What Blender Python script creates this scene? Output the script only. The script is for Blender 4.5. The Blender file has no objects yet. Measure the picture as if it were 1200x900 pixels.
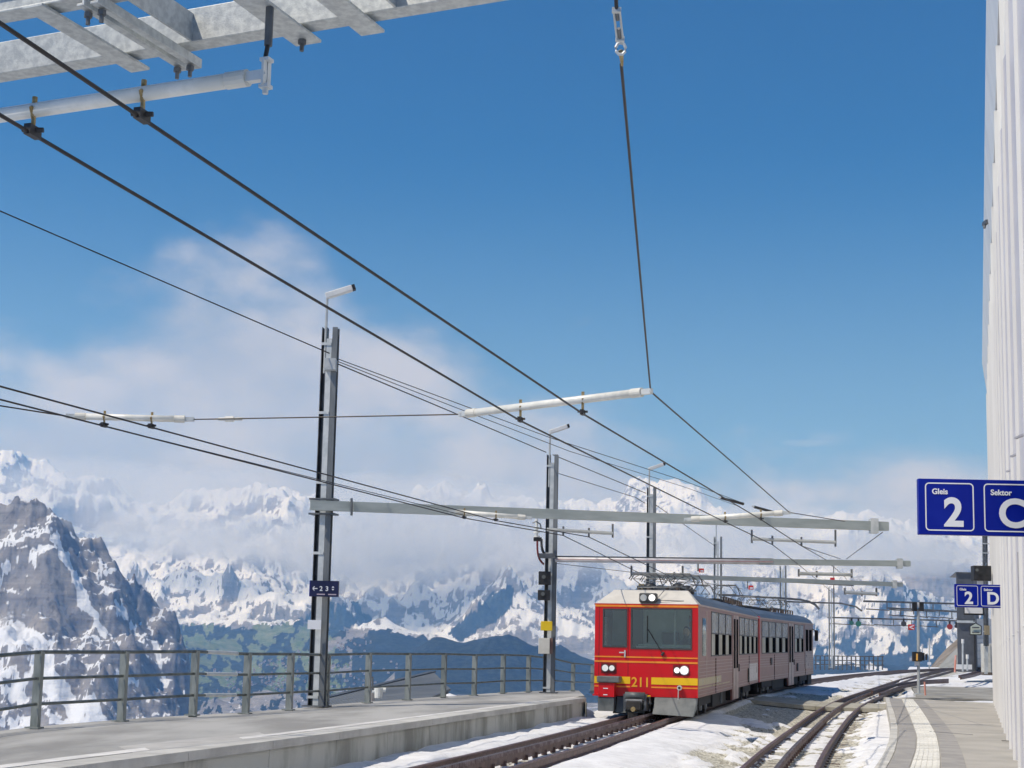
import bpy, math, random
import numpy as np
from mathutils import Vector, Matrix
R = math.radians
sc = bpy.context.scene
rnd = random.Random(7)

# ---------------------------------------------------------------- camera
F, YC, CX = 1750.0, 524.0, 600.0
PITCH, ROLL = math.atan(241 / 1750), R(1.2)
RM = Matrix.Rotation(R(90) + PITCH, 3, 'X') @ Matrix.Rotation(ROLL, 3, 'Z')
cd = bpy.data.cameras.new('camera')
cd.sensor_width = 36; cd.lens = F / 1200 * 36
cd.shift_y = 74 / 1200
cd.clip_start = 0.05; cd.clip_end = 60000
cam = bpy.data.objects.new('camera', cd)
cam.matrix_world = RM.to_4x4()
sc.collection.objects.link(cam); sc.camera = cam
sc.render.resolution_x, sc.render.resolution_y = 1024, 768

# ---------------------------------------------------------------- light, sky, exposure
SUN_AZ, SUN_EL = 241.0, 55.0          # compass-like, clockwise from +Y
sd = Vector((math.sin(R(SUN_AZ)) * math.cos(R(SUN_EL)), math.cos(R(SUN_AZ)) * math.cos(R(SUN_EL)), math.sin(R(SUN_EL))))
sl = bpy.data.lights.new('sun', 'SUN'); sl.energy = 4.15; sl.angle = R(0.5); sl.color = (1.0, 0.955, 0.89)
so = bpy.data.objects.new('sun', sl); so.rotation_euler = (-sd).to_track_quat('-Z', 'Y').to_euler()
so.location = (-30, -30, 40); sc.collection.objects.link(so)
sc.view_settings.view_transform = 'Standard'; sc.view_settings.look = 'None'
sc.view_settings.exposure = 0.0; sc.view_settings.gamma = 1.0
sc.cycles.use_denoising = True
try: sc.cycles.denoiser = 'OPENIMAGEDENOISE'
except Exception: pass
sc.cycles.max_bounces = 8; sc.cycles.volume_bounces = 6; sc.cycles.transparent_max_bounces = 16
sc.cycles.volume_step_rate = 1.0; sc.cycles.volume_max_steps = 256
sc.cycles.sample_clamp_indirect = 6

wd = bpy.data.worlds.new('World'); sc.world = wd; wd.use_nodes = True
def NN(nt, t, **kw):
    n = nt.nodes.new(t)
    for k, v in kw.items(): setattr(n, k, v)
    return n
def L(nt, a, b): nt.links.new(a, b)
def M(nt, op, a, b=None, c=None, clamp=False):
    n = NN(nt, 'ShaderNodeMath', operation=op); n.use_clamp = clamp
    for i, v in enumerate((a, b, c)):
        if v is None: continue
        if hasattr(v, 'links') or hasattr(v, 'is_linked'): L(nt, v, n.inputs[i])
        else: n.inputs[i].default_value = v
    return n.outputs[0]
def MIX(nt, f, a, b, mode='MIX'):
    n = NN(nt, 'ShaderNodeMix', data_type='RGBA', blend_type=mode)
    for i, v in ((0, f), (6, a), (7, b)):
        if hasattr(v, 'is_linked'): L(nt, v, n.inputs[i])
        elif i == 0: n.inputs[0].default_value = v
        else: n.inputs[i].default_value = (*v[:3], 1)
    return n.outputs[2]
def SM(nt, v, lo, hi):
    n = NN(nt, 'ShaderNodeMapRange', interpolation_type='SMOOTHSTEP')
    L(nt, v, n.inputs[0]); n.inputs[1].default_value = lo; n.inputs[2].default_value = hi
    return n.outputs[0]
nt = wd.node_tree; nt.nodes.clear()
sky = NN(nt, 'ShaderNodeTexSky', sky_type='NISHITA'); sky.sun_disc = False
sky.sun_elevation = R(SUN_EL); sky.sun_rotation = R(SUN_AZ); sky.altitude = 2300
sky.air_density = 1.0; sky.dust_density = 0.35; sky.ozone_density = 2.2
tc = NN(nt, 'ShaderNodeTexCoord')
sp = NN(nt, 'ShaderNodeSeparateXYZ'); L(nt, tc.outputs['Generated'], sp.inputs[0])
az = M(nt, 'ARCTAN2', sp.outputs[0], sp.outputs[1])          # 0 = +Y, + to the right
el = M(nt, 'ARCSINE', sp.outputs[2])
azn = M(nt, 'MULTIPLY_ADD', az, 1 / (2 * math.pi), 0.5)
ramp = NN(nt, 'ShaderNodeValToRGB'); L(nt, azn, ramp.inputs[0])
def azp(px): return math.atan((px - 600) / 1750) / (2 * math.pi) + 0.5
pts = [(0.0, .10), (0.15, .14), (0.3, .09), (0.4, .16), (azp(-200), .17), (azp(30), .185), (azp(120), .21), (azp(225), .245), (azp(310), .23), (azp(400), .20),
       (azp(500), .185), (azp(600), .165), (azp(700), .165), (azp(820), .11), (azp(960), .105), (azp(1150), .12), (0.62, .14), (0.75, .10), (0.9, .13), (1.0, .10)]
e = ramp.color_ramp.elements
e[0].position, e[0].color = pts[0][0], (pts[0][1] * 3,) * 3 + (1,)
e[1].position, e[1].color = pts[-1][0], (pts[-1][1] * 3,) * 3 + (1,)
for p_, v_ in pts[1:-1]:
    q = e.new(p_); q.color = (v_ * 3,) * 3 + (1,)
thr = M(nt, 'DIVIDE', ramp.outputs[0], 3.0)
mp = NN(nt, 'ShaderNodeMapping'); mp.inputs['Scale'].default_value = (1, 1, 1.7); L(nt, tc.outputs['Generated'], mp.inputs[0])
n1 = NN(nt, 'ShaderNodeTexNoise'); n1.inputs['Scale'].default_value = 11; n1.inputs['Detail'].default_value = 7; n1.inputs['Roughness'].default_value = .52
L(nt, mp.outputs[0], n1.inputs['Vector'])
n2 = NN(nt, 'ShaderNodeTexNoise'); n2.inputs['Scale'].default_value = 5; n2.inputs['Detail'].default_value = 4
mp2 = NN(nt, 'ShaderNodeMapping'); mp2.inputs['Scale'].default_value = (1, 1, 3.0); mp2.inputs['Location'].default_value = (3, 5, 1)
L(nt, tc.outputs['Generated'], mp2.inputs[0]); L(nt, mp2.outputs[0], n2.inputs['Vector'])
edge = M(nt, 'SUBTRACT', thr, el)
edge = M(nt, 'ADD', edge, M(nt, 'MULTIPLY_ADD', n1.outputs[0], .16, -.08))
edge = M(nt, 'ADD', edge, M(nt, 'MULTIPLY_ADD', n2.outputs[0], .10, -.05))
cm = SM(nt, edge, -.03, .045)
cm = M(nt, 'MULTIPLY', cm, M(nt, 'MULTIPLY_ADD', SM(nt, n2.outputs[0], .3, .62), .18, .86))
shade = SM(nt, n1.outputs[0], .38, .66)
cc = MIX(nt, shade, (3.9, 4.45, 5.6), (5.55, 5.85, 6.7))
# the sky as seen through a polarised, teal-blue daylight
hs = NN(nt, 'ShaderNodeHueSaturation'); hs.inputs['Hue'].default_value = .503; hs.inputs['Saturation'].default_value = 2.0; hs.inputs['Value'].default_value = .86
L(nt, sky.outputs[0], hs.inputs['Color'])
veil = M(nt, 'MULTIPLY', SM(nt, M(nt, 'MULTIPLY', el, -1.0), -.345, -.08), .72)
pale = MIX(nt, veil, hs.outputs[0], (2.3, 3.7, 5.3))
col = MIX(nt, cm, pale, cc)
bg = NN(nt, 'ShaderNodeBackground'); bg.inputs[1].default_value = 0.1
L(nt, col, bg.inputs[0])
wo = NN(nt, 'ShaderNodeOutputWorld'); L(nt, bg.outputs[0], wo.inputs[0])

# ---------------------------------------------------------------- helpers
def ray(px, py): return RM @ Vector(((px - CX) / F, -(py - YC) / F, -1))
def P(px, py, D): r = ray(px, py); return r * (D / r.y)        # a point of the place at a known distance
def G(px, py, z): r = ray(px, py); return r * (z / r.z)        # a point of the place at a known height
def hor(px): return 765 + .0209 * (px - 600)
C = sc.collection
def link(o): C.objects.link(o); return o
def tag(o, label=None, cat=None, group=None, kind=None):
    if label: o['label'] = label
    if cat: o['category'] = cat
    if group: o['group'] = group
    if kind: o['kind'] = kind
    return o
def thing(name, label, cat, loc=(0, 0, 0), group=None):
    o = bpy.data.objects.new(name, None); o.location = loc; o.empty_display_size = .3
    link(o); return tag(o, label, cat, group)
def attach(o, parent):
    if parent is not None:
        o.parent = parent
        if parent.type == 'EMPTY':
            o.matrix_parent_inverse = Matrix.Translation(-Vector(parent.location))
    return o
class MB:
    def __init__(s): s.v = []; s.f = []
    def add(s, vs, fs):
        k = len(s.v); s.v += [tuple(v) for v in vs]; s.f += [tuple(i + k for i in f) for f in fs]; return s
    def hexa(s, c8): return s.add(c8, [(0, 3, 2, 1), (4, 5, 6, 7), (0, 1, 5, 4), (1, 2, 6, 5), (2, 3, 7, 6), (3, 0, 4, 7)])
    def box(s, c, d, rot=None):
        c = Vector(c); h = Vector(d) / 2; m = rot or Matrix.Identity(3)
        cs = [(-1, -1, -1), (1, -1, -1), (1, 1, -1), (-1, 1, -1), (-1, -1, 1), (1, -1, 1), (1, 1, 1), (-1, 1, 1)]
        return s.hexa([c + m @ Vector((a * h.x, b * h.y, z * h.z)) for a, b, z in cs])
    def bar(s, a, b, w, h, up=(0, 0, 1)):
        a, b = Vector(a), Vector(b); d = (b - a).normalized(); up = Vector(up)
        x = d.cross(up)
        if x.length < 1e-4: x = d.cross(Vector((0, 1, 0)))
        x.normalize(); u = x.cross(d).normalized(); x *= w / 2; u *= h / 2
        return s.hexa([a - x - u, a + x - u, b + x - u, b - x - u, a - x + u, a + x + u, b + x + u, b - x + u])
    def tube(s, pts, r, n=8, caps=True, r2=None):
        pts = [Vector(p) for p in pts]; k = len(s.v); m = len(pts)
        for i, p in enumerate(pts):
            d = (pts[min(i + 1, m - 1)] - pts[max(i - 1, 0)]).normalized()
            x = d.cross(Vector((0, 0, 1)))
            if x.length < 1e-3: x = d.cross(Vector((0, 1, 0)))
            x.normalize(); u = x.cross(d)
            rr = r if r2 is None else r + (r2 - r) * i / (m - 1)
            for j in range(n):
                a = 2 * math.pi * j / n
                s.v.append(tuple(p + (x * math.cos(a) + u * math.sin(a)) * rr))
        for i in range(m - 1):
            for j in range(n):
                a, b = k + i * n + j, k + i * n + (j + 1) % n
                s.f.append((a, b, b + n, a + n))
        if caps:
            s.f.append(tuple(k + j for j in range(n))[::-1]); s.f.append(tuple(k + (m - 1) * n + j for j in range(n)))
        return s
    def prism(s, poly, off):
        off = Vector(off); n = len(poly); a = [Vector(p) for p in poly]; b = [p + off for p in a]
        return s.add(a + b, [tuple(range(n))[::-1], tuple(range(n, 2 * n))] + [(i, (i + 1) % n, n + (i + 1) % n, n + i) for i in range(n)])
    def sphere(s, c, r, n=10, m=6, sc_=(1, 1, 1)):
        c = Vector(c); vs = [c + Vector((0, 0, r * sc_[2]))]
        for i in range(1, m):
            t = math.pi * i / m
            for j in range(n):
                a = 2 * math.pi * j / n
                vs.append(c + Vector((math.sin(t) * math.cos(a) * r * sc_[0], math.sin(t) * math.sin(a) * r * sc_[1], math.cos(t) * r * sc_[2])))
        vs.append(c - Vector((0, 0, r * sc_[2]))); fs = []
        for j in range(n): fs.append((0, 1 + j, 1 + (j + 1) % n))
        for i in range(m - 2):
            for j in range(n):
                a = 1 + i * n + j; b = 1 + i * n + (j + 1) % n; fs.append((a, a + n, b + n, b))
        for j in range(n): fs.append((len(vs) - 1, 1 + (m - 2) * n + (j + 1) % n, 1 + (m - 2) * n + j))
        return s.add(vs, fs)
    def build(s, name, mat, parent=None, smooth=False, bevel=0):
        me = bpy.data.meshes.new(name); me.from_pydata(s.v, [], s.f)
        me.materials.append(mat)
        if smooth: me.shade_smooth()
        o = link(bpy.data.objects.new(name, me))
        if bevel:
            md = o.modifiers.new('bevel', 'BEVEL'); md.width = bevel; md.segments = 2; md.limit_method = 'ANGLE'; md.angle_limit = R(40)
        me.update()
        return attach(o, parent)
def mat(name, c1, c2=None, rough=.6, metal=0.0, scale=3.0, detail=5, bump=0.0, bscale=40.0, lo=.35, hi=.65, spec=None, emit=None, streak=None, coat=0):
    m = bpy.data.materials.new(name); m.use_nodes = True; t = m.node_tree; b = t.nodes['Principled BSDF']
    b.inputs['Roughness'].default_value = rough; b.inputs['Metallic'].default_value = metal
    if spec is not None: b.inputs['Specular IOR Level'].default_value = spec
    if coat: b.inputs['Coat Weight'].default_value = coat; b.inputs['Coat Roughness'].default_value = .1
    tcx = NN(t, 'ShaderNodeTexCoord'); mpx = NN(t, 'ShaderNodeMapping'); L(t, tcx.outputs['Object'], mpx.inputs[0])
    if streak: mpx.inputs['Scale'].default_value = streak
    if c2 is not None:
        n = NN(t, 'ShaderNodeTexNoise'); n.inputs['Scale'].default_value = scale; n.inputs['Detail'].default_value = detail; n.inputs['Roughness'].default_value = .6
        L(t, mpx.outputs[0], n.inputs['Vector'])
        f = SM(t, n.outputs[0], lo, hi)
        L(t, MIX(t, f, c1, c2), b.inputs['Base Color'])
        rr = M(t, 'MULTIPLY_ADD', n.outputs[0], .25, rough - .12, clamp=True); L(t, rr, b.inputs['Roughness'])
    else: b.inputs['Base Color'].default_value = (*c1, 1)
    if bump:
        n = NN(t, 'ShaderNodeTexNoise'); n.inputs['Scale'].default_value = bscale; n.inputs['Detail'].default_value = 4
        L(t, tcx.outputs['Object'], n.inputs['Vector'])
        bp = NN(t, 'ShaderNodeBump'); bp.inputs['Strength'].default_value = bump; bp.inputs['Distance'].default_value = .02
        L(t, n.outputs[0], bp.inputs['Height']); L(t, bp.outputs[0], b.inputs['Normal'])
    if emit:
        b.inputs['Emission Color'].default_value = (*emit[0], 1); b.inputs['Emission Strength'].default_value = emit[1]
    return m
# ---------------------------------------------------------------- mountains
def _hash(ix, iy, s):
    h = (ix.astype(np.int64) * 374761393 + iy.astype(np.int64) * 668265263 + s * 1442695041) & 0xffffffff
    h = ((h ^ (h >> 13)) * 1274126177) & 0xffffffff
    return ((h ^ (h >> 16)) & 0xffff) / 65535.0 * 2 * np.pi
def perlin(x, y, s=0):
    ix, iy = np.floor(x), np.floor(y); fx, fy = x - ix, y - iy
    def g(a, b):
        t = _hash(ix + a, iy + b, s); return np.cos(t) * (fx - a) + np.sin(t) * (fy - b)
    u = fx ** 3 * (fx * (fx * 6 - 15) + 10); v = fy ** 3 * (fy * (fy * 6 - 15) + 10)
    return ((g(0, 0) * (1 - u) + g(1, 0) * u) * (1 - v) + (g(0, 1) * (1 - u) + g(1, 1) * u) * v) * 1.5
def fbm(x, y, o=5, s=0, g=.5):
    r = 0; a = 1; t = 0
    for i in range(o): r = r + perlin(x * 2 ** i, y * 2 ** i, s + i * 7) * a; t += a; a *= g
    return r / t
def ridged(x, y, o=6, s=0, g=.55):
    r = 0; a = 1; t = 0; w = 1
    for i in range(o):
        n = 1 - np.abs(perlin(x * 2 ** i, y * 2 ** i, s + i * 5)) * 1.6
        n = n * n * w; r = r + n * a; t += a; a *= g; w = np.clip(n * 1.3, 0.25, 1)
    return r / t
CURVES = [
 (150,  [(-900, 1010), (2200, 1010)]),
 (900,  [(-900, 1060), (600, 1040), (1100, 900), (2200, 820)]),
 (2250, [(-900, 930), (240, 905), (500, 870), (900, 835), (1100, 805), (2200, 800)]),
 (2950, [(-900, 640), (-200, 590), (0, 607), (30, 604), (60, 597), (78, 606), (95, 627), (112, 640), (140, 654), (165, 688), (190, 714), (215, 740), (229, 775), (236, 830), (245, 870), (500, 860), (900, 830), (1100, 800), (2200, 790)]),
 (3700, [(-900, 700), (0, 660), (100, 690), (215, 790), (245, 850), (300, 840), (500, 850), (900, 822), (1100, 798), (2200, 780)]),
 (4500, [(-900, 760), (200, 830), (300, 826), (380, 830), (440, 815), (480, 800), (700, 815), (1000, 800), (1100, 795), (2200, 760)]),
 (5000, [(-900, 760), (200, 812), (300, 808), (380, 812), (440, 808), (470, 782), (493, 759), (520, 751), (547, 751), (577, 742), (610, 742), (630, 756), (660, 764), (700, 772), (760, 777), (900, 783), (1000, 785), (1100, 790), (2200, 740)]),
 (5400, [(-900, 760), (200, 806), (300, 802), (400, 804), (500, 790), (620, 775), (700, 782), (1100, 789), (2200, 740)]),
 (6500, [(-900, 740), (150, 770), (225, 768), (260, 778), (300, 785), (335, 772), (360, 757), (383, 749), (420, 739), (447, 730), (463, 732), (485, 743), (503, 751), (530, 768), (600, 778), (700, 778), (900, 783), (1100, 786), (2200, 720)]),
 (7300, [(-900, 700), (0, 740), (225, 746), (300, 752), (350, 750), (400, 757), (463, 750), (540, 770), (700, 772), (900, 780), (1100, 782), (2200, 700)]),
 (8000, [(-900, 680), (0, 730), (180, 735), (240, 734), (300, 730), (350, 728), (380, 728), (440, 740), (500, 752), (560, 742), (620, 745), (700, 755), (900, 770), (1000, 768), (1100, 772), (2200, 690)]),
 (9600, [(-900, 600), (0, 630), (130, 636), (180, 645), (230, 650), (300, 655), (350, 684), (380, 700), (420, 700), (470, 690), (520, 690), (560, 668), (610, 650), (650, 645), (700, 650), (800, 652), (930, 672), (1000, 668), (1060, 660), (1130, 668), (1250, 660), (2200, 600)]),
 (10800,[(-900, 620), (0, 640), (300, 665), (380, 690), (700, 660), (1000, 672), (1250, 668), (2200, 620)]),
 (12600,[(-900, 500), (-300, 520), (-100, 515), (0, 524), (60, 545), (110, 566), (150, 588), (180, 594), (210, 592), (240, 580), (300, 574), (332, 560), (360, 568), (400, 577), (470, 582), (520, 566), (570, 571), (620, 579), (655, 574), (680, 577), (730, 580), (762, 572), (785, 560), (810, 566), (840, 585), (880, 604), (930, 612), (980, 598), (1010, 590), (1040, 597), (1075, 616), (1110, 628), (1170, 640), (1250, 640), (1600, 600), (2200, 560)]),
 (14500,[(-900, 600), (600, 660), (2200, 640)]),
]
pxs = np.concatenate([np.linspace(-900, -40, 60)[:-1], np.arange(-40, 1240, 1.35), np.linspace(1240, 2200, 60)[1:]])
Ds = np.concatenate([np.geomspace(150, 2250, 16)[:-1], np.geomspace(2250, 3900, 175)[:-1], np.geomspace(3900, 14500, 330)])
ctrl = np.array([np.interp(pxs, [a for a, b in c], [b for a, b in c]) for _, c in CURVES])
ctrl = np.array([np.convolve(np.pad(r, 3, mode='edge'), np.ones(7) / 7, 'valid') if _d[0] < 2400 or _d[0] > 3800 else r for r, _d in zip(ctrl, CURVES)])
H0 = 765 + .0209 * (pxs - 600)
cz = (H0[None, :] - ctrl) / F * np.array([d for d, _ in CURVES])[:, None]
cD = np.log(np.array([d for d, _ in CURVES]))
PX, DD = np.meshgrid(pxs, Ds)
X = (PX - 600) / F * DD; Y = DD.copy()
wx = fbm(X / 1400, Y / 1400, 3, 91) * .035
lD = np.log(DD) + wx * np.clip((DD - 2000) / 2500, 0, 1) + fbm(X / 260, Y / 260, 4, 31) * .05 * ((DD > 2250) & (DD < 3900)) * np.clip((DD - 2250) / 300, 0, 1)
idx = np.clip(np.searchsorted(cD, lD.ravel()).reshape(lD.shape), 1, len(cD) - 1)
t = np.clip((lD - cD[idx - 1]) / (cD[idx] - cD[idx - 1]), 0, 1)
ci = np.broadcast_to(np.arange(len(pxs)), lD.shape)
Z = cz[idx - 1, ci] * (1 - t) + cz[idx, ci] * t
def sst(x, a, b): x = np.clip((x - a) / (b - a), 0, 1); return x * x * (3 - 2 * x)
near = 1 - sst(DD, 3400, 4200)
mid = sst(DD, 4000, 4600) * (1 - sst(DD, 7300, 8200)); l3 = sst(DD, 7300, 8600) * (1 - sst(DD, 10300, 11200)); l2 = sst(DD, 10500, 11500)
amp_in = sst(DD, 2200, 2500)
ca, sa = math.cos(R(28)), math.sin(R(28))
rn = ridged(X / 330, Y / 330, 7, 3); strata = (np.abs(((Z * .92 + X * .42) / 34 + fbm(X / 150, Z / 90, 3, 5) * 1.3) % 1 - .5) * 2)
Z0 = Z.copy()
Z = Z + near * amp_in * ((rn - .42) * 80 + (fbm(X / 60, Y / 60, 5, 9)) * 30 + (ridged(X / 90, Y / 90, 5, 12) - .45) * 16 + (strata - .5) * 9) * (PX < 262)
Z = Z + near * (PX >= 262) * amp_in * fbm(X / 200, Y / 200, 5, 2) * 20
Z = Z + mid * ((ridged(X / 700, Y / 700, 6, 13) - .45) * 60)
Z = Z + l3 * ((ridged(X / 1100, Y / 1100, 7, 23) - .45) * 260 + fbm(X / 160, Y / 160, 6, 8) * 95 + fbm(X / 420, Y / 420, 3, 88) * 60)
Z = Z + l2 * ((ridged(X / 1700, Y / 1700, 7, 37) - .45) * 260 + fbm(X / 240, Y / 240, 6, 18) * 150)
PY = H0[None, :] - Z / DD * F
dZx = np.gradient(Z, axis=1) / np.maximum(np.abs(np.gradient(X, axis=1)), 1e-3); dZy = np.gradient(Z, axis=0) / np.gradient(Y, axis=0)
slope = np.sqrt(dZx ** 2 + dZy ** 2)
cur = Z - (np.roll(Z, 6, 1) + np.roll(Z, -6, 1) + np.roll(Z, 5, 0) + np.roll(Z, -5, 0)) / 4
def segdist(poly):
    d = np.full(PX.shape, 1e9)
    for (x0, y0), (x1, y1) in zip(poly[:-1], poly[1:]):
        vx, vy = x1 - x0, y1 - y0; tt = np.clip(((PX - x0) * vx + (PY - y0) * vy) / (vx * vx + vy * vy), 0, 1)
        d = np.minimum(d, np.hypot(PX - x0 - tt * vx, PY - y0 - tt * vy))
    return d
def inpoly(poly):
    c = np.zeros(PX.shape, bool); n = len(poly)
    for i in range(n):
        x0, y0 = poly[i]; x1, y1 = poly[i - 1]
        if y0 == y1: continue
        c ^= ((y0 > PY) != (y1 > PY)) & (PX < (x1 - x0) * (PY - y0) / (y1 - y0) + x0)
    return c
nz = fbm(PX / 22, PY / 22, 5, 44); nf = fbm(PX / 7, PY / 7, 4, 55); nb = fbm(PX / 70, PY / 60, 4, 66)
snow = np.zeros(PX.shape); forest = snow.copy(); meadow = snow.copy()
# cliff: bare rock with snow in gullies and on ledges
cl = (DD < 3300) & (PX < 262)
s = np.zeros(PX.shape)
for poly, w in (([(66, 630), (84, 662), (104, 696), (128, 742)], 3.2), ([(100, 705), (118, 722), (130, 745)], 4), ([(0, 668), (38, 650), (70, 640)], 1.6), ([(0, 642), (24, 634), (60, 622)], 1.6),
                ([(2, 690), (12, 668)], 3), ([(40, 652), (46, 668)], 2.6), ([(196, 700), (206, 716)], 3), ([(30, 738), (58, 756), (70, 790), (92, 812), (104, 835)], 7), ([(0, 742), (40, 748)], 9),
                ([(60, 800), (100, 828), (112, 850)], 5), ([(118, 822), (134, 850)], 8), ([(150, 790), (172, 800)], 4), ([(140, 705), (165, 735)], 3), ([(120, 676), (138, 668)], 1.4), ([(190, 755), (205, 800)], 3)):
    s = np.maximum(s, 1 - sst(segdist(poly) + nz * 7 + nf * 2.5, w * .7, w * 1.5))
low = sst(80 - PX + nz * 60 + nb * 50, -10, 60) * sst(PY, 690, 760)
s = np.maximum(s, low * sst(nz * 1.2 + nf * .5 + .12 - slope * .04, -.05, .12) * .95)
s = np.maximum(s, sst(-slope + .85 + nz * .7 + nf * .5, 0, .25) * .8)
snow = np.where(cl, s, snow)
# everything beyond: snow over rock, thinning downwards
far = DD >= 3300
base = sst(760 + nb * 26 + nz * 16 - PY, -8, 22)
rocky = sst(slope - (.80 + .05 * l2) + nz * .7 + nf * .35 - np.clip(cur / 40, -.3, .3), 0, .35)
snowf = base * (1 - rocky * .8)
rt = sst(PX + nb * 60, 640, 770)
lower = sst(PY, 690, 740) * (1 - rt); snowf *= 1 - lower * sst(nz + nf * .7 + .05, -.1, .25) * .55
patch = sst(fbm(PX / 24, PY / 34, 5, 71) * .6 + fbm(PX / 8, PY / 10, 4, 72) * .6 + nf * .3, .05, .22)
snowf = snowf * (1 - rt) + rt * np.clip(1 - patch * .8 * sst(PY, 660, 720), 0, 1) * (1 - rocky * .45)
fr = np.zeros(PX.shape)
fr = np.where((DD < 5420) & (DD > 4300) & (PX > 440 + nz * 14), sst(PY - (760 - 14) + nz * 20 + 18, 0, 5), fr)
h2 = (DD > 5420) & (DD < 7300) & (PX > 322) & (PX < 560)
fr = np.where(h2, sst(PY - 744 + nz * 22 + 6, 0, 7) * sst(PX, 330, 352), fr)
fr = np.where(h2 & inpoly([(438, 738), (448, 720), (472, 724), (490, 744), (470, 737)]), 0, fr)
snowf = np.where(h2 & inpoly([(436, 738), (450, 720), (470, 724), (490, 744), (470, 737)]), .75 + nz, snowf)
fr = np.where(far & (DD > 7000) & inpoly([(530, 742), (563, 710), (609, 680), (604, 707), (597, 720), (563, 742), (543, 752)]), 1, fr)
fr = np.where((DD > 7000) & inpoly([(345, 735), (375, 712), (420, 705), (450, 715), (440, 740), (350, 748)]), sst(nz + .12, 0, .1), fr)
fr = np.where((DD > 7000) & inpoly([(1052, 664), (1090, 660), (1130, 668), (1130, 704), (1100, 698), (1070, 684)]), .0, fr)
snowf = np.where((DD > 7000) & inpoly([(1046, 662), (1090, 656), (1140, 662), (1140, 706), (1100, 700), (1066, 688)]), .18 * (nz > .12), snowf)
snowf = np.where((DD > 7000) & inpoly([(1020, 684), (1060, 683), (1066, 694), (1040, 698)]), .3, snowf)
fr = np.where(far & (PX + nz * 60 > 735) & (DD < 9000), np.maximum(fr, .9 * sst(fbm(PX / 9, PY / 12, 5, 81) * .6 + fbm(PX / 30, PY / 40, 3, 83) * .7 + sst(PY, 700, 785) * .24 + sst(PX, 1020, 1100) * .12, .16, .24)), fr)
md = far & (PX > 215) & (PX < 420) & (PY > 733 + nz * 12) & (DD > 5000) & (DD < 8600)
fm = np.where(md, sst(nz + nf * .6 + nb * .4, -.02, .05), 0)
meadow = np.where(md, 1 - fm, 0) * sst(410 - PX + nz * 30, 0, 20)
meadow = np.where((DD > 5000) & (DD < 7400) & (PX > 395) & (PX < 475) & (PY > 772), .8 * (nz > -.1), meadow)
snowf = np.where(md, 0, snowf); fr = np.where(md, fm, fr)
gl = (DD >= 3300) & (DD < 5050) & (PX > 235) & (PX < 470); fr = np.where(gl, (nf + nz > .16) * 1.0, fr); snowf = np.where(gl, .35 * (nf > .0), snowf); meadow = np.where(gl, 0, meadow)
snow = np.where(far, snowf * (1 - fr), snow); forest = np.where(far, fr, 0)
nr, nc = PX.shape
me = bpy.data.meshes.new('mountain_range')
me.vertices.add(nr * nc); me.vertices.foreach_set('co', np.stack([X, Y, Z], -1).astype(np.float32).ravel())
i = np.arange(nr * nc).reshape(nr, nc); q = np.stack([i[:-1, :-1], i[:-1, 1:], i[1:, 1:], i[1:, :-1]], -1).reshape(-1, 4)
me.loops.add(q.size); me.loops.foreach_set('vertex_index', q.ravel().astype(np.int32))
me.polygons.add(len(q)); me.polygons.foreach_set('loop_start', (np.arange(len(q)) * 4).astype(np.int32))
me.update(calc_edges=True); me.shade_smooth()
at = me.attributes.new('cover', 'FLOAT_COLOR', 'POINT')
at.data.foreach_set('color', np.stack([snow, forest, meadow, np.ones_like(snow)], -1).astype(np.float32).ravel())
m = bpy.data.materials.new('mountain_cover'); m.use_nodes = True; t_ = m.node_tree; b = t_.nodes['Principled BSDF']
b.inputs['Roughness'].default_value = .9; b.inputs['Specular IOR Level'].default_value = .2
a_ = NN(t_, 'ShaderNodeAttribute', attribute_name='cover'); s_ = NN(t_, 'ShaderNodeSeparateColor'); L(t_, a_.outputs['Color'], s_.inputs[0])
tc_ = NN(t_, 'ShaderNodeTexCoord')
def tn(sc_, d=6, rough=.65, vec=None):
    n = NN(t_, 'ShaderNodeTexNoise'); n.inputs['Scale'].default_value = sc_; n.inputs['Detail'].default_value = d; n.inputs['Roughness'].default_value = rough
    L(t_, vec or tc_.outputs['Object'], n.inputs['Vector']); return n.outputs[0]
big, fine = tn(.006), tn(.022, 9, .72)
mpr = NN(t_, 'ShaderNodeMapping'); mpr.inputs['Rotation'].default_value = (0, R(-27), 0); mpr.inputs['Scale'].default_value = (.004, .004, .05); L(t_, tc_.outputs['Object'], mpr.inputs[0])
bed = tn(1.0, 5, .6, mpr.outputs[0])
rock = MIX(t_, SM(t_, big, .38, .62), (.215, .22, .245), (.29, .275, .265))
rock = MIX(t_, M(t_, 'MULTIPLY', SM(t_, bed, .45, .62), .6), rock, (.155, .148, .155))
mpk = NN(t_, 'ShaderNodeMapping'); mpk.inputs['Scale'].default_value = (.06, .06, .014); mpk.inputs['Rotation'].default_value = (0, R(20), 0); L(t_, tc_.outputs['Object'], mpk.inputs[0])
crk = tn(1.0, 8, .7, mpk.outputs[0])
rock = MIX(t_, SM(t_, crk, .52, .70), rock, (.09, .09, .10))
rock = MIX(t_, SM(t_, crk, .42, .30), rock, (.38, .365, .35))
wood = MIX(t_, SM(t_, tn(.05, 6, .75), .38, .62), (.004, .010, .016), (.032, .045, .046))
grass = MIX(t_, SM(t_, fine, .35, .65), (.075, .13, .05), (.19, .21, .11))
c = MIX(t_, SM(t_, M(t_, 'ADD', s_.outputs[2], M(t_, 'MULTIPLY_ADD', fine, .5, -.25)), .4, .6), rock, grass)
c = MIX(t_, SM(t_, M(t_, 'ADD', s_.outputs[1], M(t_, 'MULTIPLY_ADD', fine, 1.8, -.9)), .4, .6), c, wood)
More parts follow.
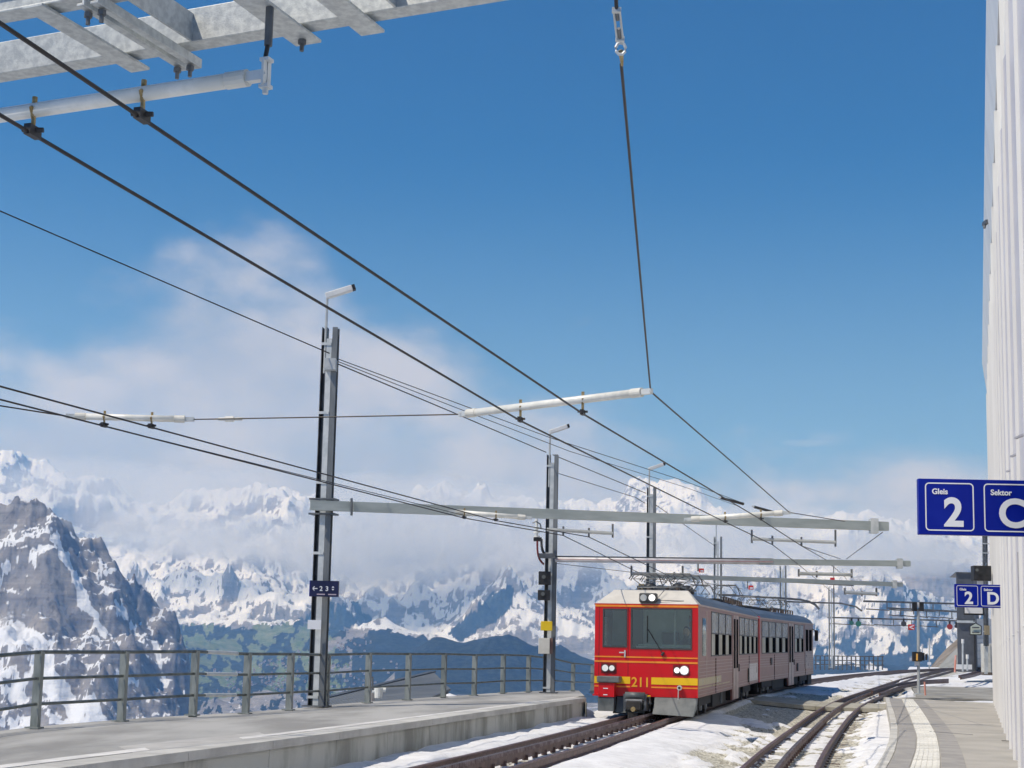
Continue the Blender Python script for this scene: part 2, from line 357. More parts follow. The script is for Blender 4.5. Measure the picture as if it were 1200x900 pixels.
c = MIX(t_, SM(t_, M(t_, 'ADD', s_.outputs[0], M(t_, 'MULTIPLY_ADD', fine, 2.0, -1.0)), .36, .62), c, (.72, .75, .80))
L(t_, c, b.inputs['Base Color'])
bp = NN(t_, 'ShaderNodeBump'); bp.inputs['Strength'].default_value = .55; bp.inputs['Distance'].default_value = 14
L(t_, M(t_, 'ADD', fine, bed), bp.inputs['Height']); L(t_, bp.outputs[0], b.inputs['Normal'])
me.materials.append(m)
tag(link(bpy.data.objects.new('mountain_range', me)), 'snowy alpine mountain range with rock cliffs, forests and green valley meadows', kind='structure')

# air between here and the far ridges
hz = MB().box((0, 6900, 325), (24000, 15400, 3650)).build('haze', None)
hm = bpy.data.materials.new('haze_air'); hm.use_nodes = True; t_ = hm.node_tree; t_.nodes.clear()
pv = NN(t_, 'ShaderNodeVolumePrincipled'); pv.inputs['Color'].default_value = (.22, .50, 1, 1); pv.inputs['Absorption Color'].default_value = (1, 1, 1, 1); pv.inputs['Density'].default_value = 8e-5; pv.inputs['Anisotropy'].default_value = .0
om = NN(t_, 'ShaderNodeOutputMaterial'); L(t_, pv.outputs[0], om.inputs['Volume'])
hz.data.materials[0] = hm; tag(hz, 'pale bluish haze that fills the valley air', kind='stuff')
# clouds lying along the ridges
def cloud(px, py, D, w, h, dep, dens, seed, thr=.5, label=''):
    c = P(px, py, D); k = D / F; rx, rz = w * k / 2, h * k / 2
    o = MB().sphere((0, 0, 0), 1, 20, 12).build('cloud', None); o.location = c; o.scale = (rx, dep / 2, rz)
    cmx = bpy.data.materials.new('cloud_vapour'); cmx.use_nodes = True; t = cmx.node_tree; t.nodes.clear()
    tco = NN(t, 'ShaderNodeTexCoord'); ln = NN(t, 'ShaderNodeVectorMath', operation='LENGTH'); L(t, tco.outputs['Object'], ln.inputs[0])
    mpp = NN(t, 'ShaderNodeMapping'); mpp.inputs['Location'].default_value = (seed, seed * .7, 0); mpp.inputs['Scale'].default_value = (rx / 700, dep / 1400, rz / 420); L(t, tco.outputs['Object'], mpp.inputs[0])
    n = NN(t, 'ShaderNodeTexNoise'); n.inputs['Scale'].default_value = 1.3; n.inputs['Detail'].default_value = 4; n.inputs['Roughness'].default_value = .55; L(t, mpp.outputs[0], n.inputs['Vector'])
    v = M(t, 'SUBTRACT', n.outputs[0], M(t, 'MULTIPLY', M(t, 'POWER', ln.outputs['Value'], 2.2), .52))
    v = M(t, 'MULTIPLY', SM(t, v, thr - .42, thr - .06), dens * .8)
    p = NN(t, 'ShaderNodeVolumePrincipled'); p.inputs['Color'].default_value = (.93, .95, .98, 1); p.inputs['Anisotropy'].default_value = .2
    L(t, v, p.inputs['Density']); q = NN(t, 'ShaderNodeOutputMaterial'); L(t, p.outputs[0], q.inputs['Volume'])
    o.data.materials[0] = cmx; tag(o, label, 'cloud', 'clouds lying along the mountain flanks', kind='stuff'); return o
CL = [(240, 632, 8900, 360, 84, 900, .0045, 1.0, 'thin cloud bank drifting across the left snow flank above the cliff'),
      (450, 636, 8900, 330, 165, 1300, .0045, 5.0, 'largest cloud bank hiding the snowy ridge left of the second mast'),
      (640, 645, 8900, 330, 110, 1200, .0045, 9.0, 'cloud bank hiding the snow slope behind the second mast'),
      (830, 640, 8900, 300, 90, 1100, .0035, 13.0, 'cloud bank over the snow slope above the red train'),
      (1050, 650, 8900, 330, 62, 1000, .0045, 17.0, 'low cloud strip across the mountain right of the beams'),
      (520, 588, 11400, 460, 84, 900, .0034, 31.0, 'thin pale cloud veiling the summits above the second mast'),
      (960, 612, 11400, 420, 70, 900, .0020, 37.0, 'thin pale cloud veiling the summits right of the third mast'),
      (170, 572, 11400, 440, 90, 900, .0026, 41.0, 'thin pale cloud veiling the high left summits'),
      (940, 519, 11000, 74, 12, 300, .0016, 45.0, 'tiny bright cloud alone in the sky above the cross beams'),
      (120, 612, 2900, 110, 36, 300, .004, 25.0, 'small wisp of cloud touching the top of the grey cliff')]
for a in CL: cloud(*a[:8], label=a[8])
# ---------------------------------------------------------------- materials of the station
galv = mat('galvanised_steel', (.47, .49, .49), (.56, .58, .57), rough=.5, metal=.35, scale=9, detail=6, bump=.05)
galv_d = mat('weathered_shaded_steel', (.10, .11, .12), (.19, .20, .21), rough=.5, metal=.6, scale=4)  # dark steel; also paints the shade inside the left mast channels
galv_l = mat('pale_steel', (.52, .55, .55), (.66, .68, .67), rough=.5, metal=.35, scale=5)
dark = mat('black_metal', (.012, .013, .015), (.03, .03, .033), rough=.5, scale=6)
fence_m = mat('fence_steel', (.20, .225, .215), (.31, .335, .32), rough=.5, metal=.45, scale=7, streak=(1, 1, .3))
fence_r = mat('fence_rail_steel', (.10, .115, .11), (.19, .205, .19), rough=.45, metal=.5, scale=6)
white_m = mat('white_paint', (.70, .71, .70), (.80, .80, .78), rough=.45, scale=5)
ceram = mat('pale_composite', (.72, .72, .66), (.84, .83, .77), rough=.35, scale=8)
ochre = mat('aged_brass', (.28, .20, .08), (.45, .36, .20), rough=.5, metal=.5, scale=30)
wire_m = mat('dark_copper_wire', (.018, .017, .018), (.035, .03, .03), rough=.5, metal=.4)
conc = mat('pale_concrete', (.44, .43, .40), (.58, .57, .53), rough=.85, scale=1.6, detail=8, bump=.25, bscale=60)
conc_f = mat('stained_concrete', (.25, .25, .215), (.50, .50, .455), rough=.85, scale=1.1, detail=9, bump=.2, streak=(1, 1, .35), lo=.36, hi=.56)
asph = mat('grey_paving', (.345, .33, .30), (.42, .40, .365), rough=.9, scale=.9, detail=9, bump=.35, bscale=90)
asph_l = mat('left_paving', (.27, .265, .25), (.43, .425, .405), rough=.9, scale=.8, detail=9, bump=.3, bscale=80, streak=(1, .35, 1))
paver = mat('dark_paver', (.27, .26, .25), (.35, .335, .315), rough=.88, scale=2.2, detail=8, bump=.3)
tact = mat('cream_tactile', (.62, .61, .56), (.76, .745, .69), rough=.8, scale=2.5, detail=8, bump=.2)
linem = mat('worn_white_line', (.56, .545, .52), (.76, .745, .71), rough=.8, scale=2.4, detail=9)
rust = mat('rusty_rail', (.085, .050, .046), (.17, .11, .10), rough=.55, scale=8, detail=6, metal=.2)
rail_t = mat('worn_rail_head', (.16, .12, .12), (.30, .25, .25), rough=.35, metal=.6, scale=5)
sleep_m = mat('steel_sleeper', (.10, .075, .06), (.2, .16, .13), rough=.8, scale=6)
blue = mat('sign_blue', (.002, .012, .26), (.004, .018, .30), rough=.35, scale=2, spec=.15)
signw = mat('sign_white', (.78, .80, .84), rough=.4, spec=.2)
glass = mat('dark_glass', (.02, .028, .03), rough=.06, spec=.8)
beige = mat('beige_cabinet', (.60, .59, .53), (.70, .69, .63), rough=.5, scale=4)

# ---------------------------------------------------------------- tracks: centre lines and ground
def curve(pts):
    a = np.array(pts, float)
    def f(y, k=1):
        return float(np.interp(y, a[:, 0], a[:, k]))
    yy = np.arange(a[0, 0], a[-1, 0] + .01, .5)
    xs = np.interp(yy, a[:, 0], a[:, 1]); zs = np.interp(yy, a[:, 0], a[:, 2])
    for _ in range(10):
        k = np.array([.25, .5, .25]) if _ else np.array([.25, .5, .25])
        xs[2:-2] = np.convolve(xs, np.ones(9) / 9, 'same')[2:-2] if len(xs) > 20 and False else xs[2:-2]
    # cubic smoothing: fit a smoothing polynomial spline by repeated averaging of the slope
    w = 13; pad = w // 2
    def smo(v):
        for _ in range(3):
            p = np.concatenate([2 * v[0] - v[pad:0:-1], v, 2 * v[-1] - v[-2:-pad - 2:-1]])
            v = np.convolve(p, np.ones(w) / w, 'valid')
        return v
    xs, zs = smo(xs), smo(zs)
    return yy, xs, zs
TL = curve([(6, -3.6, -1.37), (11, -2.35, -1.37), (17.7, -.66, -1.37), (22.8, .63, -1.37), (29.6, 2.15, -1.37), (33.8, 3.08, -1.36), (48.9, 6.93, -1.23), (63, 11.5, -1.07), (85, 19.4, -.86), (104, 27, -.66), (125, 36.8, -.5), (140, 45, -.4)])
TR = curve([(8, .9, -1.6), (14, 2.1, -1.6), (21.9, 3.9, -1.6), (27, 5.1, -1.6), (33, 6.63, -1.6), (41.6, 8.8, -1.58), (50, 11.2, -1.42), (55, 12.95, -1.31), (85, 22.9, -.93), (120, 35.2, -.56), (140, 44, -.42)])
def at_(T, y): return float(np.interp(y, T[0], T[1])), float(np.interp(y, T[0], T[2]))
def offs(T, d, y0, y1, dz=0, step=.5):
    out = []
    yy = np.arange(y0, y1 + 1e-6, step)
    for y in yy:
        x, z = at_(T, y); x2, _ = at_(T, y + .3); n = Vector((.3, -(x2 - x))).normalized()
        out.append(Vector((x + n.x * d, y + n.y * d, z + dz)))
    return out
def ground_z(x, y):
    xl, zl = at_(TL, min(max(y, 6), 140)); xr, zr = at_(TR, min(max(y, 8), 140))
    t = (x - xl) / max(xr - xl, .6); t = min(max(t, 0), 1); t = t * t * (3 - 2 * t)
    return zl * (1 - t) + zr * t
# ground sheet: snow over gravel
gy = np.concatenate([np.arange(6, 60, .16), np.arange(60, 140, .6)])
gu = np.concatenate([np.arange(-2.2, 8.5, .14), np.arange(8.5, 34, .9)])
gx = np.zeros((len(gy), len(gu))); gz = gx.copy(); gr = gx.copy()
XL = np.interp(gy, TL[0], TL[1])[:, None]; ZL = np.interp(gy, TL[0], TL[2])[:, None]
XR = np.interp(gy, TR[0], TR[1])[:, None]; ZR = np.interp(gy, TR[0], TR[2])[:, None]
X_ = XL + gu[None, :] + np.zeros_like(gx); Y_ = gy[:, None] + np.zeros_like(gx)
tt = np.clip((X_ - XL) / np.maximum(XR - XL, .6), 0, 1); tt = tt * tt * (3 - 2 * tt)
zb = ZL * (1 - tt) + ZR * tt
dl = np.abs(X_ - XL) * .96; dr = np.abs(X_ - XR) * .96; sr = (X_ - XR) * .96
n_a = fbm(X_ / 1.6, Y_ / 2.4, 5, 101); n_b = fbm(X_ / .45, Y_ / .6, 4, 102)
# where snow lies (1) and gravel shows (0)
sn = np.ones_like(gx)
midz = sst(dl, 1.2, 2.4) * sst(-sr, .9, 1.1)
sn -= midz * sst(n_a * 1.3 + n_b * .5 + sst(Y_, 18, 30) * .16 - .10 + sst(-(sr + 1.9), -.6, .5) * -.22, -.02, .10)
sn -= (dr < .5) * sst(n_b + n_a * .9 + .14 - sst(Y_, 26, 44) * .12, 0, .12) * .95
sn -= ((sr > .5) & (sr < 1.25)) * sst(n_b * .7 + .32 - (sr - .6) * .5, 0, .12)
sn -= (sr < -.6) * (sr > -1.5) * sst(n_b + .22 - (-sr - 1) * .3, 0, .15) * (Y_ < 50)
sn -= (dl < .40) * sst(n_b * .8 + n_a * .5 - .02, 0, .1) * .9
sn -= ((Y_ > 38) & (Y_ < 57)) * (dl > 1.0) * (X_ < XR) * sst(n_a + .42, 0, .12)
sn -= (Y_ > 57) * (dr < 1.6) * sst(n_b + n_a + .12, 0, .2)
sn = np.clip(sn, 0, 1)
zg = zb - .13 + sn * (.03 + n_a * .05 + n_b * .018) * np.where(np.minimum(dl, dr) < .75, .6, 1.6) - (1 - sn) * .035
zg += np.where(dl < .5, -.01, 0)
zg += sn * sst(dl, .55, .8) * .055 * (sr < -.8) + sn * sst(sr, .9, 1.3) * .07
zg += (1 - sn) * fbm(X_ / .09, Y_ / .09, 2, 103) * .03
zg = np.where(Y_ > 90, zb - .12, zg)
nr, nc = gx.shape
me = bpy.data.meshes.new('snowy_ground')
me.vertices.add(nr * nc); me.vertices.foreach_set('co', np.stack([X_, Y_, zg], -1).astype(np.float32).ravel())
i = np.arange(nr * nc).reshape(nr, nc); q = np.stack([i[:-1, :-1], i[:-1, 1:], i[1:, 1:], i[1:, :-1]], -1).reshape(-1, 4)
me.loops.add(q.size); me.loops.foreach_set('vertex_index', q.ravel().astype(np.int32))
me.polygons.add(len(q)); me.polygons.foreach_set('loop_start', (np.arange(len(q)) * 4).astype(np.int32))
me.update(calc_edges=True); me.shade_smooth()
at = me.attributes.new('cover', 'FLOAT_COLOR', 'POINT')
at.data.foreach_set('color', np.stack([sn, sn, sn, np.ones_like(sn)], -1).astype(np.float32).ravel())
gm = bpy.data.materials.new('snow_on_gravel'); gm.use_nodes = True; t_ = gm.node_tree; b = t_.nodes['Principled BSDF']
b.inputs['Roughness'].default_value = .8
a_ = NN(t_, 'ShaderNodeAttribute', attribute_name='cover'); s_ = NN(t_, 'ShaderNodeSeparateColor'); L(t_, a_.outputs['Color'], s_.inputs[0])
tc_ = NN(t_, 'ShaderNodeTexCoord')
vor = NN(t_, 'ShaderNodeTexVoronoi'); vor.inputs['Scale'].default_value = 19; L(t_, tc_.outputs['Object'], vor.inputs['Vector'])
sv = NN(t_, 'ShaderNodeSeparateColor'); L(t_, vor.outputs['Color'], sv.inputs[0])
g1 = MIX(t_, sv.outputs[0], (.24, .225, .18), (.66, .635, .54))
fine = tn(14, 5); f2 = tn(3.0, 5)
snc = MIX(t_, SM(t_, f2, .35, .7), (.70, .705, .72), (.84, .845, .855))
snc = MIX(t_, M(t_, 'MULTIPLY', M(t_, 'MULTIPLY', SM(t_, tn(.9, 8, .7), .50, .68), SM(t_, fine, .42, .62)), .75), snc, (.46, .45, .42))
L(t_, MIX(t_, SM(t_, M(t_, 'ADD', s_.outputs[0], M(t_, 'MULTIPLY_ADD', fine, .7, -.35)), .38, .56), g1, snc), b.inputs['Base Color'])
bp = NN(t_, 'ShaderNodeBump'); bp.inputs['Strength'].default_value = .5; bp.inputs['Distance'].default_value = .035
L(t_, M(t_, 'ADD', M(t_, 'MULTIPLY', fine, .7), M(t_, 'MULTIPLY', M(t_, 'SUBTRACT', 1.0, s_.outputs[0]), vor.outputs['Distance'])), bp.inputs['Height']); L(t_, bp.outputs[0], b.inputs['Normal'])
me.materials.append(gm); tag(link(bpy.data.objects.new('snowy_ground', me)), 'snow lying over grey track gravel', kind='structure')

# ---------------------------------------------------------------- rack railway tracks
def rail_mesh(T, d, y0, y1, dz=0):
    mb = MB(); pts = offs(T, d, y0, y1, dz, .5)
    prof = [(-.055, -.13), (-.055, -.115), (-.01, -.10), (-.01, -.035), (-.032, -.022), (-.032, 0), (.032, 0), (.032, -.022), (.01, -.035), (.01, -.10), (.055, -.115), (.055, -.13)]
    k = len(prof); vs = []; fs = []
    for j, p in enumerate(pts):
        t = (pts[min(j + 1, len(pts) - 1)] - pts[max(j - 1, 0)]).normalized(); n = Vector((t.y, -t.x, 0))
        vs += [p + n * a + Vector((0, 0, c)) for a, c in prof]
    for j in range(len(pts) - 1):
        for a in range(k):
            fs.append((j * k + a, j * k + (a + 1) % k, (j + 1) * k + (a + 1) % k, (j + 1) * k + a))
    return mb.add(vs, fs)
def rack_mesh(T, y0, y1, teeth_to, dz=.05):
    mb = MB(); pts = offs(T, 0, y0, y1, dz, .5)
    for a, c in zip(pts[:-1], pts[1:]):
        mb.bar(a - Vector((0, 0, .085)), c - Vector((0, 0, .085)), .034, .12)
    tb = MB(); yy = y0
    while yy < teeth_to:
        x, z = at_(T, yy); tb.box((x, yy, z + dz - .015), (.062, .045, .055)); yy += .1
    return mb, tb
def track(T, label, y0, y1, gauge=1.06, rack_to=None, gaps=(), sl=(0, 0)):
    th = thing('railway_track', label, 'track', tuple(offs(T, 0, y0, y0 + .1)[0]))
    for s in (-1, 1): rail_mesh(T, s * gauge / 2, y0, y1).build('rail', rust, th)
    mb, tb = rack_mesh(T, y0, rack_to or y1, min(y1, 60)); mb.build('rack_bar', rust, th)
    o = tb.build('rack_teeth', rail_t, th); o['kind'] = 'stuff'
    ch = MB()
    yy = y0
    while yy < 40:
        x, z = at_(T, yy); ch.box((x, yy, z - .09), (.085, .1, .07)); yy += .62
    o = ch.build('rack_chairs', rust, th); o['kind'] = 'stuff'
    yy = sl[0]; first = None
    while yy < sl[1]:
        x, z = at_(T, yy); x2, _ = at_(T, yy + .3); a = math.atan2(x2 - x, .3)
        if first is None:
            mb = MB(); mb.box((0, 0, -.198), (1.62, .2, .075)); 
            for s in (-1, 1): mb.box((s * gauge / 2, 0, -.125), (.2, .12, .03))
            o = mb.build('sleeper', sleep_m, th, bevel=.01); first = o
            o.matrix_parent_inverse = Matrix.Translation(-Vector(th.location))
        else:
            o = link(first.copy())
        o.location = (x, yy, z); o.rotation_euler = (0, 0, -a)
        yy += .66
    return th
track(TL, 'left rack railway track running under the red train', 6, 138, sl=(10.5, 33))
track(TR, 'right rack railway track curving past the paved platform', 8, 122, sl=(15, 56))
# a branch that leaves the right track towards the buildings, and its loose ends
def rail_line(name, pts, label, parent=None):
    mb = MB()
    for a, c in zip(pts[:-1], pts[1:]): mb.bar(a, c, .07, .12)
    o = mb.build(name, rust, parent); return o
sid = thing('siding_track', 'short siding track branching right towards the grey hut', 'track', tuple(P(1060, 803, 62)))
for dx in (0, 1):
    pts = [P(1022 + dx * 9, 812 + dx * 3, 57), P(1050 + dx * 6, 803.5 + dx * 2.5, 63), P(1080 + dx * 4, 799.5 + dx * 1.5, 68), P(1111, 797.5 + dx * 2.5, 74 - dx * 3)]
    rail_line('rail', [p + Vector((0, 0, .03)) for p in pts], '', sid)
sid = thing('siding_track', 'curved siding rails ending beside the beige cabinet at the platform', 'track', tuple(P(1140, 797, 66)))
for dx in (0, 1):
    pts = [P(1126 - dx * 2, 797.5 - dx * 2, 67 + dx * 2), P(1140 - dx * 2, 794.5 - dx * 2.5, 72 + dx * 3), P(1156, 789.5 - dx * 2.5, 80 + dx * 3), P(1172, 783 - dx * 2.5, 90)]
    rail_line('rail', [p + Vector((0, 0, .1)) for p in pts], '', sid)
# level crossing deck of slabs
dk = thing('crossing_deck', 'grey slab crossing laid across both tracks behind the train shadow', 'deck', (9, 49, -1.4))
for k in range(9):
    u0 = .86 + k * .7
    for y0_, y1_ in ((47.4, 50.6),):
        c4 = []
        for (uu, yy) in ((u0, y0_), (u0 + .69, y0_), (u0 + .69, y1_), (u0, y1_)):
            x, z = at_(TL, yy); xx = x + uu * 1.04
            c4.append(Vector((xx, yy, ground_z(xx, yy) - .02)))
        mb = MB(); mb.hexa([c - Vector((0, 0, .12)) for c in c4] + c4); mb.build('deck_slab', mat_deck if 'mat_deck' in globals() else globals().setdefault('mat_deck', mat('deck_slab', (.32, .305, .25), (.44, .42, .36), rough=.9, scale=2, detail=8, bump=.3)), dk)

# ---------------------------------------------------------------- left platform
EDGE = [G(-300, 956, -.98), G(-120, 926, -.98), G(67, 900, -.98), G(160, 888, -.98), G(320, 868, -.98), G(400, 857.5, -.98), G(483, 846, -.98), G(567, 834, -.98), G(640, 824, -.97), G(702, 815.5, -.95)]
def resample(pts, step):
    out = [pts[0]]; acc = 0
    for a, b_ in zip(pts[:-1], pts[1:]):
        n = max(1, int(round((b_ - a).length / step)))
        for i_ in range(1, n + 1): out.append(a.lerp(b_, i_ / n))
    return out
def smooth3(pts, it=4):
    for _ in range(it): pts = [pts[0]] + [(pts[i_ - 1] + pts[i_] * 2 + pts[i_ + 1]) / 4 for i_ in range(1, len(pts) - 1)] + [pts[-1]]
    return pts
E = smooth3(resample(EDGE, .5), 10)
FB = [(-330, 930, 13.5), (-190, 900, 15.5), (-70, 874, 17.6), (40, 853.5, 19.7), (141, 845.5, 21.6), (225, 838.6, 23.4), (287, 836.6, 25.0), (338, 832.3, 26.7), (381, 829, 28.5), (430, 823.7, 30.4), (477, 820.5, 32.4), (519, 817, 34.5), (555, 815.3, 36.7), (588.6, 812.3, 38.9), (618.6, 810.8, 41.2), (646, 809.3, 43.8), (671, 809.3, 46.5), (694, 809, 49.5)]
fence_pts = [P(*a) for a in FB]
Fp = smooth3(resample(fence_pts, .5), 6)
def strip(pts_a, pts_b, name, m, parent=None, thick=.004, kind=None, n=None):
    n = n or max(len(pts_a), len(pts_b)) - 1
    def ev(pts, t):
        L_ = [0]
        for a, b_ in zip(pts[:-1], pts[1:]): L_.append(L_[-1] + (b_ - a).length)
        d = t * L_[-1]
        for i_ in range(len(L_) - 1):
            if d <= L_[i_ + 1] + 1e-9: return pts[i_].lerp(pts[i_ + 1], (d - L_[i_]) / max(L_[i_ + 1] - L_[i_], 1e-9))
        return pts[-1]
    mb = MB(); vs = []
    for i_ in range(n + 1):
        a, b_ = ev(pts_a, i_ / n), ev(pts_b, i_ / n); vs += [a, b_, a - Vector((0, 0, thick)), b_ - Vector((0, 0, thick))]
    fs = []
    for i_ in range(n):
        k = i_ * 4; fs += [(k, k + 4, k + 5, k + 1), (k, k + 2, k + 6, k + 4), (k + 1, k + 5, k + 7, k + 3)]
    fs += [(0, 1, 3, 2), (n * 4, n * 4 + 2, n * 4 + 3, n * 4 + 1)]
    mb.add(vs, fs); return mb.build(name, m, parent)
def inner(pts, d, dz=0):
    out = []
    for i_, p in enumerate(pts):
        t = (pts[min(i_ + 1, len(pts) - 1)] - pts[max(i_ - 1, 0)]); n = Vector((-t.y, t.x, 0)).normalized()
        out.append(p + n * d + Vector((0, 0, dz)))
    return out
pl = thing('left_platform', 'long grey railway platform with a pale concrete edge along the left track', 'platform', tuple(E[0]))
slab_in = inner(E, .34, -.012)
Fout = inner(Fp, .45, -.02)
strip(slab_in, Fout, 'paving', asph_l, pl, .5, n=60)
# coping stones and face panels, one by one
acc = 0; per = 4
k = 0
while k + per < len(E) + 0:
    a = E[k:k + per + 1]; b_ = inner(E, .332, 0)[k:k + per + 1]
    a = [p.copy() for p in a]; b_ = [p.copy() for p in b_]
    d = (a[-1] - a[-2]).normalized() * .006; a[-1] -= d; b_[-1] -= d
    strip(a, b_, 'coping_stone', conc, pl, .09)
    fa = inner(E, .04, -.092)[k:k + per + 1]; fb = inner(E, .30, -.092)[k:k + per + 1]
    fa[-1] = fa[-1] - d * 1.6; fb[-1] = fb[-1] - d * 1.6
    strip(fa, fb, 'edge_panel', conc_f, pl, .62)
    k += per
# end face of the platform
e1, e2 = E[k], Fout[-1]
mb = MB(); mb.hexa([e1 + Vector((0, -.3, -.7)), e2 + Vector((0, -.3, -.7)), e2 + Vector((0, .02, -.7)), e1 + Vector((0, .02, -.7)), e1 + Vector((0, -.3, -.1)), e2 + Vector((0, -.3, -.03)), e2 + Vector((0, .02, -.03)), e1 + Vector((0, .02, -.1))]).build('end_wall', conc_f, pl)
# worn white safety line
def sub(pts, y0, y1): return [p for p in pts if y0 <= p.y <= y1]
def ev_(pts, t):
    L_ = [0]
    for a, b_ in zip(pts[:-1], pts[1:]): L_.append(L_[-1] + (b_ - a).length)
    d = t * L_[-1]
    for i_ in range(len(L_) - 1):
        if d <= L_[i_ + 1] + 1e-9: return pts[i_].lerp(pts[i_ + 1], (d - L_[i_]) / max(L_[i_ + 1] - L_[i_], 1e-9))
    return pts[-1]
def on_paving(t, d, dz=.005):
    t0 = math.floor(t * 60) / 60; t1 = min(1, t0 + 1 / 60); f = (t - t0) * 60
    def at2(t): a, b_ = ev_(slab_in, t), ev_(Fout, t); return a + (b_ - a) * (d / (b_ - a).length)
    p = at2(t0).lerp(at2(t1), f) if t1 > t0 else at2(t0)
    return p + Vector((0, 0, dz))
for ya, yb_ in ((9, 14.7), (16.6, 35)):
    ts = [t for t in np.linspace(0, 1, 241) if ya <= on_paving(t, .3).y <= yb_]
    strip([on_paving(t, .20) for t in ts], [on_paving(t, .62) for t in ts], 'safety_line', linem, pl, .004)
ts = [t for t in np.linspace(0, 1, 241) if 14.2 <= on_paving(t, .3).y <= 17.4]
strip([on_paving(t, .03, .002) for t in ts], [on_paving(t, 1.3, .002) for t in ts], 'repair_patch', mat('pale_patch', (.40, .39, .37), (.50, .49, .465), rough=.9, scale=2.5, detail=9, bump=.3), pl, .003)
# snow bank bulging against the platform face
mb = MB(); vs = []; fs = []
pa = E
for i_, p in enumerate(pa):
    w = .02; xt, zt = at_(TL, min(max(p.y, 6), 139))
    for j in range(9):
        t = j / 8; q_ = inner(pa, .06 - 1.0 * t, 0)[i_]
        z = zt - .12
        vs.append((q_.x, q_.y, z + (.10 + .05 * math.sin(q_.y * 1.3) * math.sin(q_.y * .47 + 1) + .02 * math.sin(q_.y * 4.1 + 2 * t) + .012 * math.sin(q_.y * 9.7)) * (1 - t) ** 1.0 * (1 if t < 1 else 0)))
for i_ in range(len(pa) - 1):
    for j in range(8):
        a = i_ * 9 + j; fs.append((a, a + 1, a + 10, a + 9))
snow_m = mat('snow', (.74, .745, .76), (.84, .845, .855), rough=.8, scale=2, detail=8, bump=.5, bscale=9)
mb.add(vs, fs); o = mb.build('snow_bank', snow_m, None, smooth=True)
sb = o.modifiers.new('sub', 'SUBSURF'); sb.levels = 1; sb.render_levels = 1
tag(o, 'low bank of snow pushed against the left platform face', kind='stuff')

# railing
rl = thing('railing', 'grey steel railing with three rails along the outer edge of the left platform', 'railing', tuple(fence_pts[0]))
tops = []
for i_, (a, p) in enumerate(zip(FB, fence_pts)):
    h = 1.0 if i_ < 15 else (.95 if i_ == 15 else .85)
    nx = fence_pts[min(i_ + 1, len(FB) - 1)] - fence_pts[max(i_ - 1, 0)]; yaw = math.atan2(nx.y, nx.x)
    rot = Matrix.Rotation(yaw, 3, 'Z')
    mb = MB(); mb.box(p + Vector((0, 0, h / 2 - .06)), (.022, .115, h + .1), rot); mb.box(p + rot @ Vector((0, -.06, h / 2 - .06)), (.075, .012, h + .1), rot)
    mb.box(p + Vector((0, 0, .01)), (.14, .2, .02), rot)
    mb.build('post', fence_m, rl)
    tops.append((p, h))
for lev in (0, 1, 2):
    for (p, h), (p2, h2) in zip(tops[:-1], tops[1:]):
        fr_ = (1.0, .66, .33)[lev]; z1, z2 = h * fr_ - .02, h2 * fr_ - .02
        off = Vector((0, -.03, 0))
        d_ = (p2 - p).normalized() * .014
        MB().tube([p + off + d_ + Vector((0, 0, z1)), p2 + off - d_ + Vector((0, 0, z2))], .021 if lev else .025, 8).build('rail', fence_r, rl)
    p, p2 = fence_pts[5], fence_pts[6]
    za = (1.0, .66, .33)[lev] - .02; off = Vector((0, -.03, za))
    MB().tube([p.lerp(p2, .22) + off, p.lerp(p2, .80) + off], .031, 8).build('rail_sleeve', galv_l, rl)

# ---------------------------------------------------------------- right platform
ZP = -1.30
kerb_o = smooth3(resample([G(985, 960, ZP), G(1003, 925, ZP), G(1024, 900, ZP), G(1036, 882, ZP), G(1042, 866, ZP), G(1044, 850, ZP), G(1041.5, 835, ZP), G(1038.5, 824, ZP), G(1037.5, 817.5, ZP)], .5), 4)
kerb_i = inner(kerb_o, -.14, 0)
tac_o = smooth3(resample([G(1040, 960, ZP), G(1056, 925, ZP), G(1067, 900, ZP), G(1074.5, 878, ZP), G(1075, 862, ZP), G(1067, 840, ZP), G(1061, 827, ZP), G(1057, 819.5, ZP)], .5), 4)
tac_i = smooth3(resample([G(1085, 960, ZP), G(1097, 925, ZP), G(1101.5, 900, ZP), G(1101, 880, ZP), G(1097.5, 862, ZP), G(1087, 843, ZP), G(1077, 828, ZP), G(1070, 819.5, ZP)], .5), 4)
rp = thing('right_platform', 'curved grey paved platform with a cream tactile strip beside the white building', 'platform', tuple(kerb_o[0]))
WD = Vector((math.sin(R(17.35)), math.cos(R(17.35)), 0)); WN = Vector((WD.y, -WD.x, 0))   # along the white wall; away from the track
def wall_pt(s, lat, z): return WD * s + WN * lat + Vector((0, 0, z))
WL = .46
wall_line = [wall_pt(s, WL + .35, ZP - .012) for s in (9, 20, 30, 40, 51)]
strip(inner(kerb_o, -.142, -.014), [wall_pt(s, 3.2, ZP - .014) for s in (10, 20, 30, 40, 50.3)], 'paving', asph, rp, .3, n=40)
strip(inner(kerb_o, -.15, -.006), inner(tac_o, .02, -.006), 'dark_paving', paver, rp, .008, n=40)
strip(inner(tac_i, -.02, -.006), inner(tac_i, -.32, -.006), 'dark_paving', paver, rp, .008, n=40)
def along(pts, n):
    L_ = [0]
    for a, b_ in zip(pts[:-1], pts[1:]): L_.append(L_[-1] + (b_ - a).length)
    out = []
    for i_ in range(n + 1):
        d = L_[-1] * i_ / n; j = max(0, min(len(L_) - 2, int(np.searchsorted(L_, d)) - 1)); out.append(pts[j].lerp(pts[j + 1], min(1, max(0, (d - L_[j]) / max(L_[j + 1] - L_[j], 1e-9)))))
    return out
NT = 46; ta, tb2 = along(tac_o, NT), along(tac_i, NT)
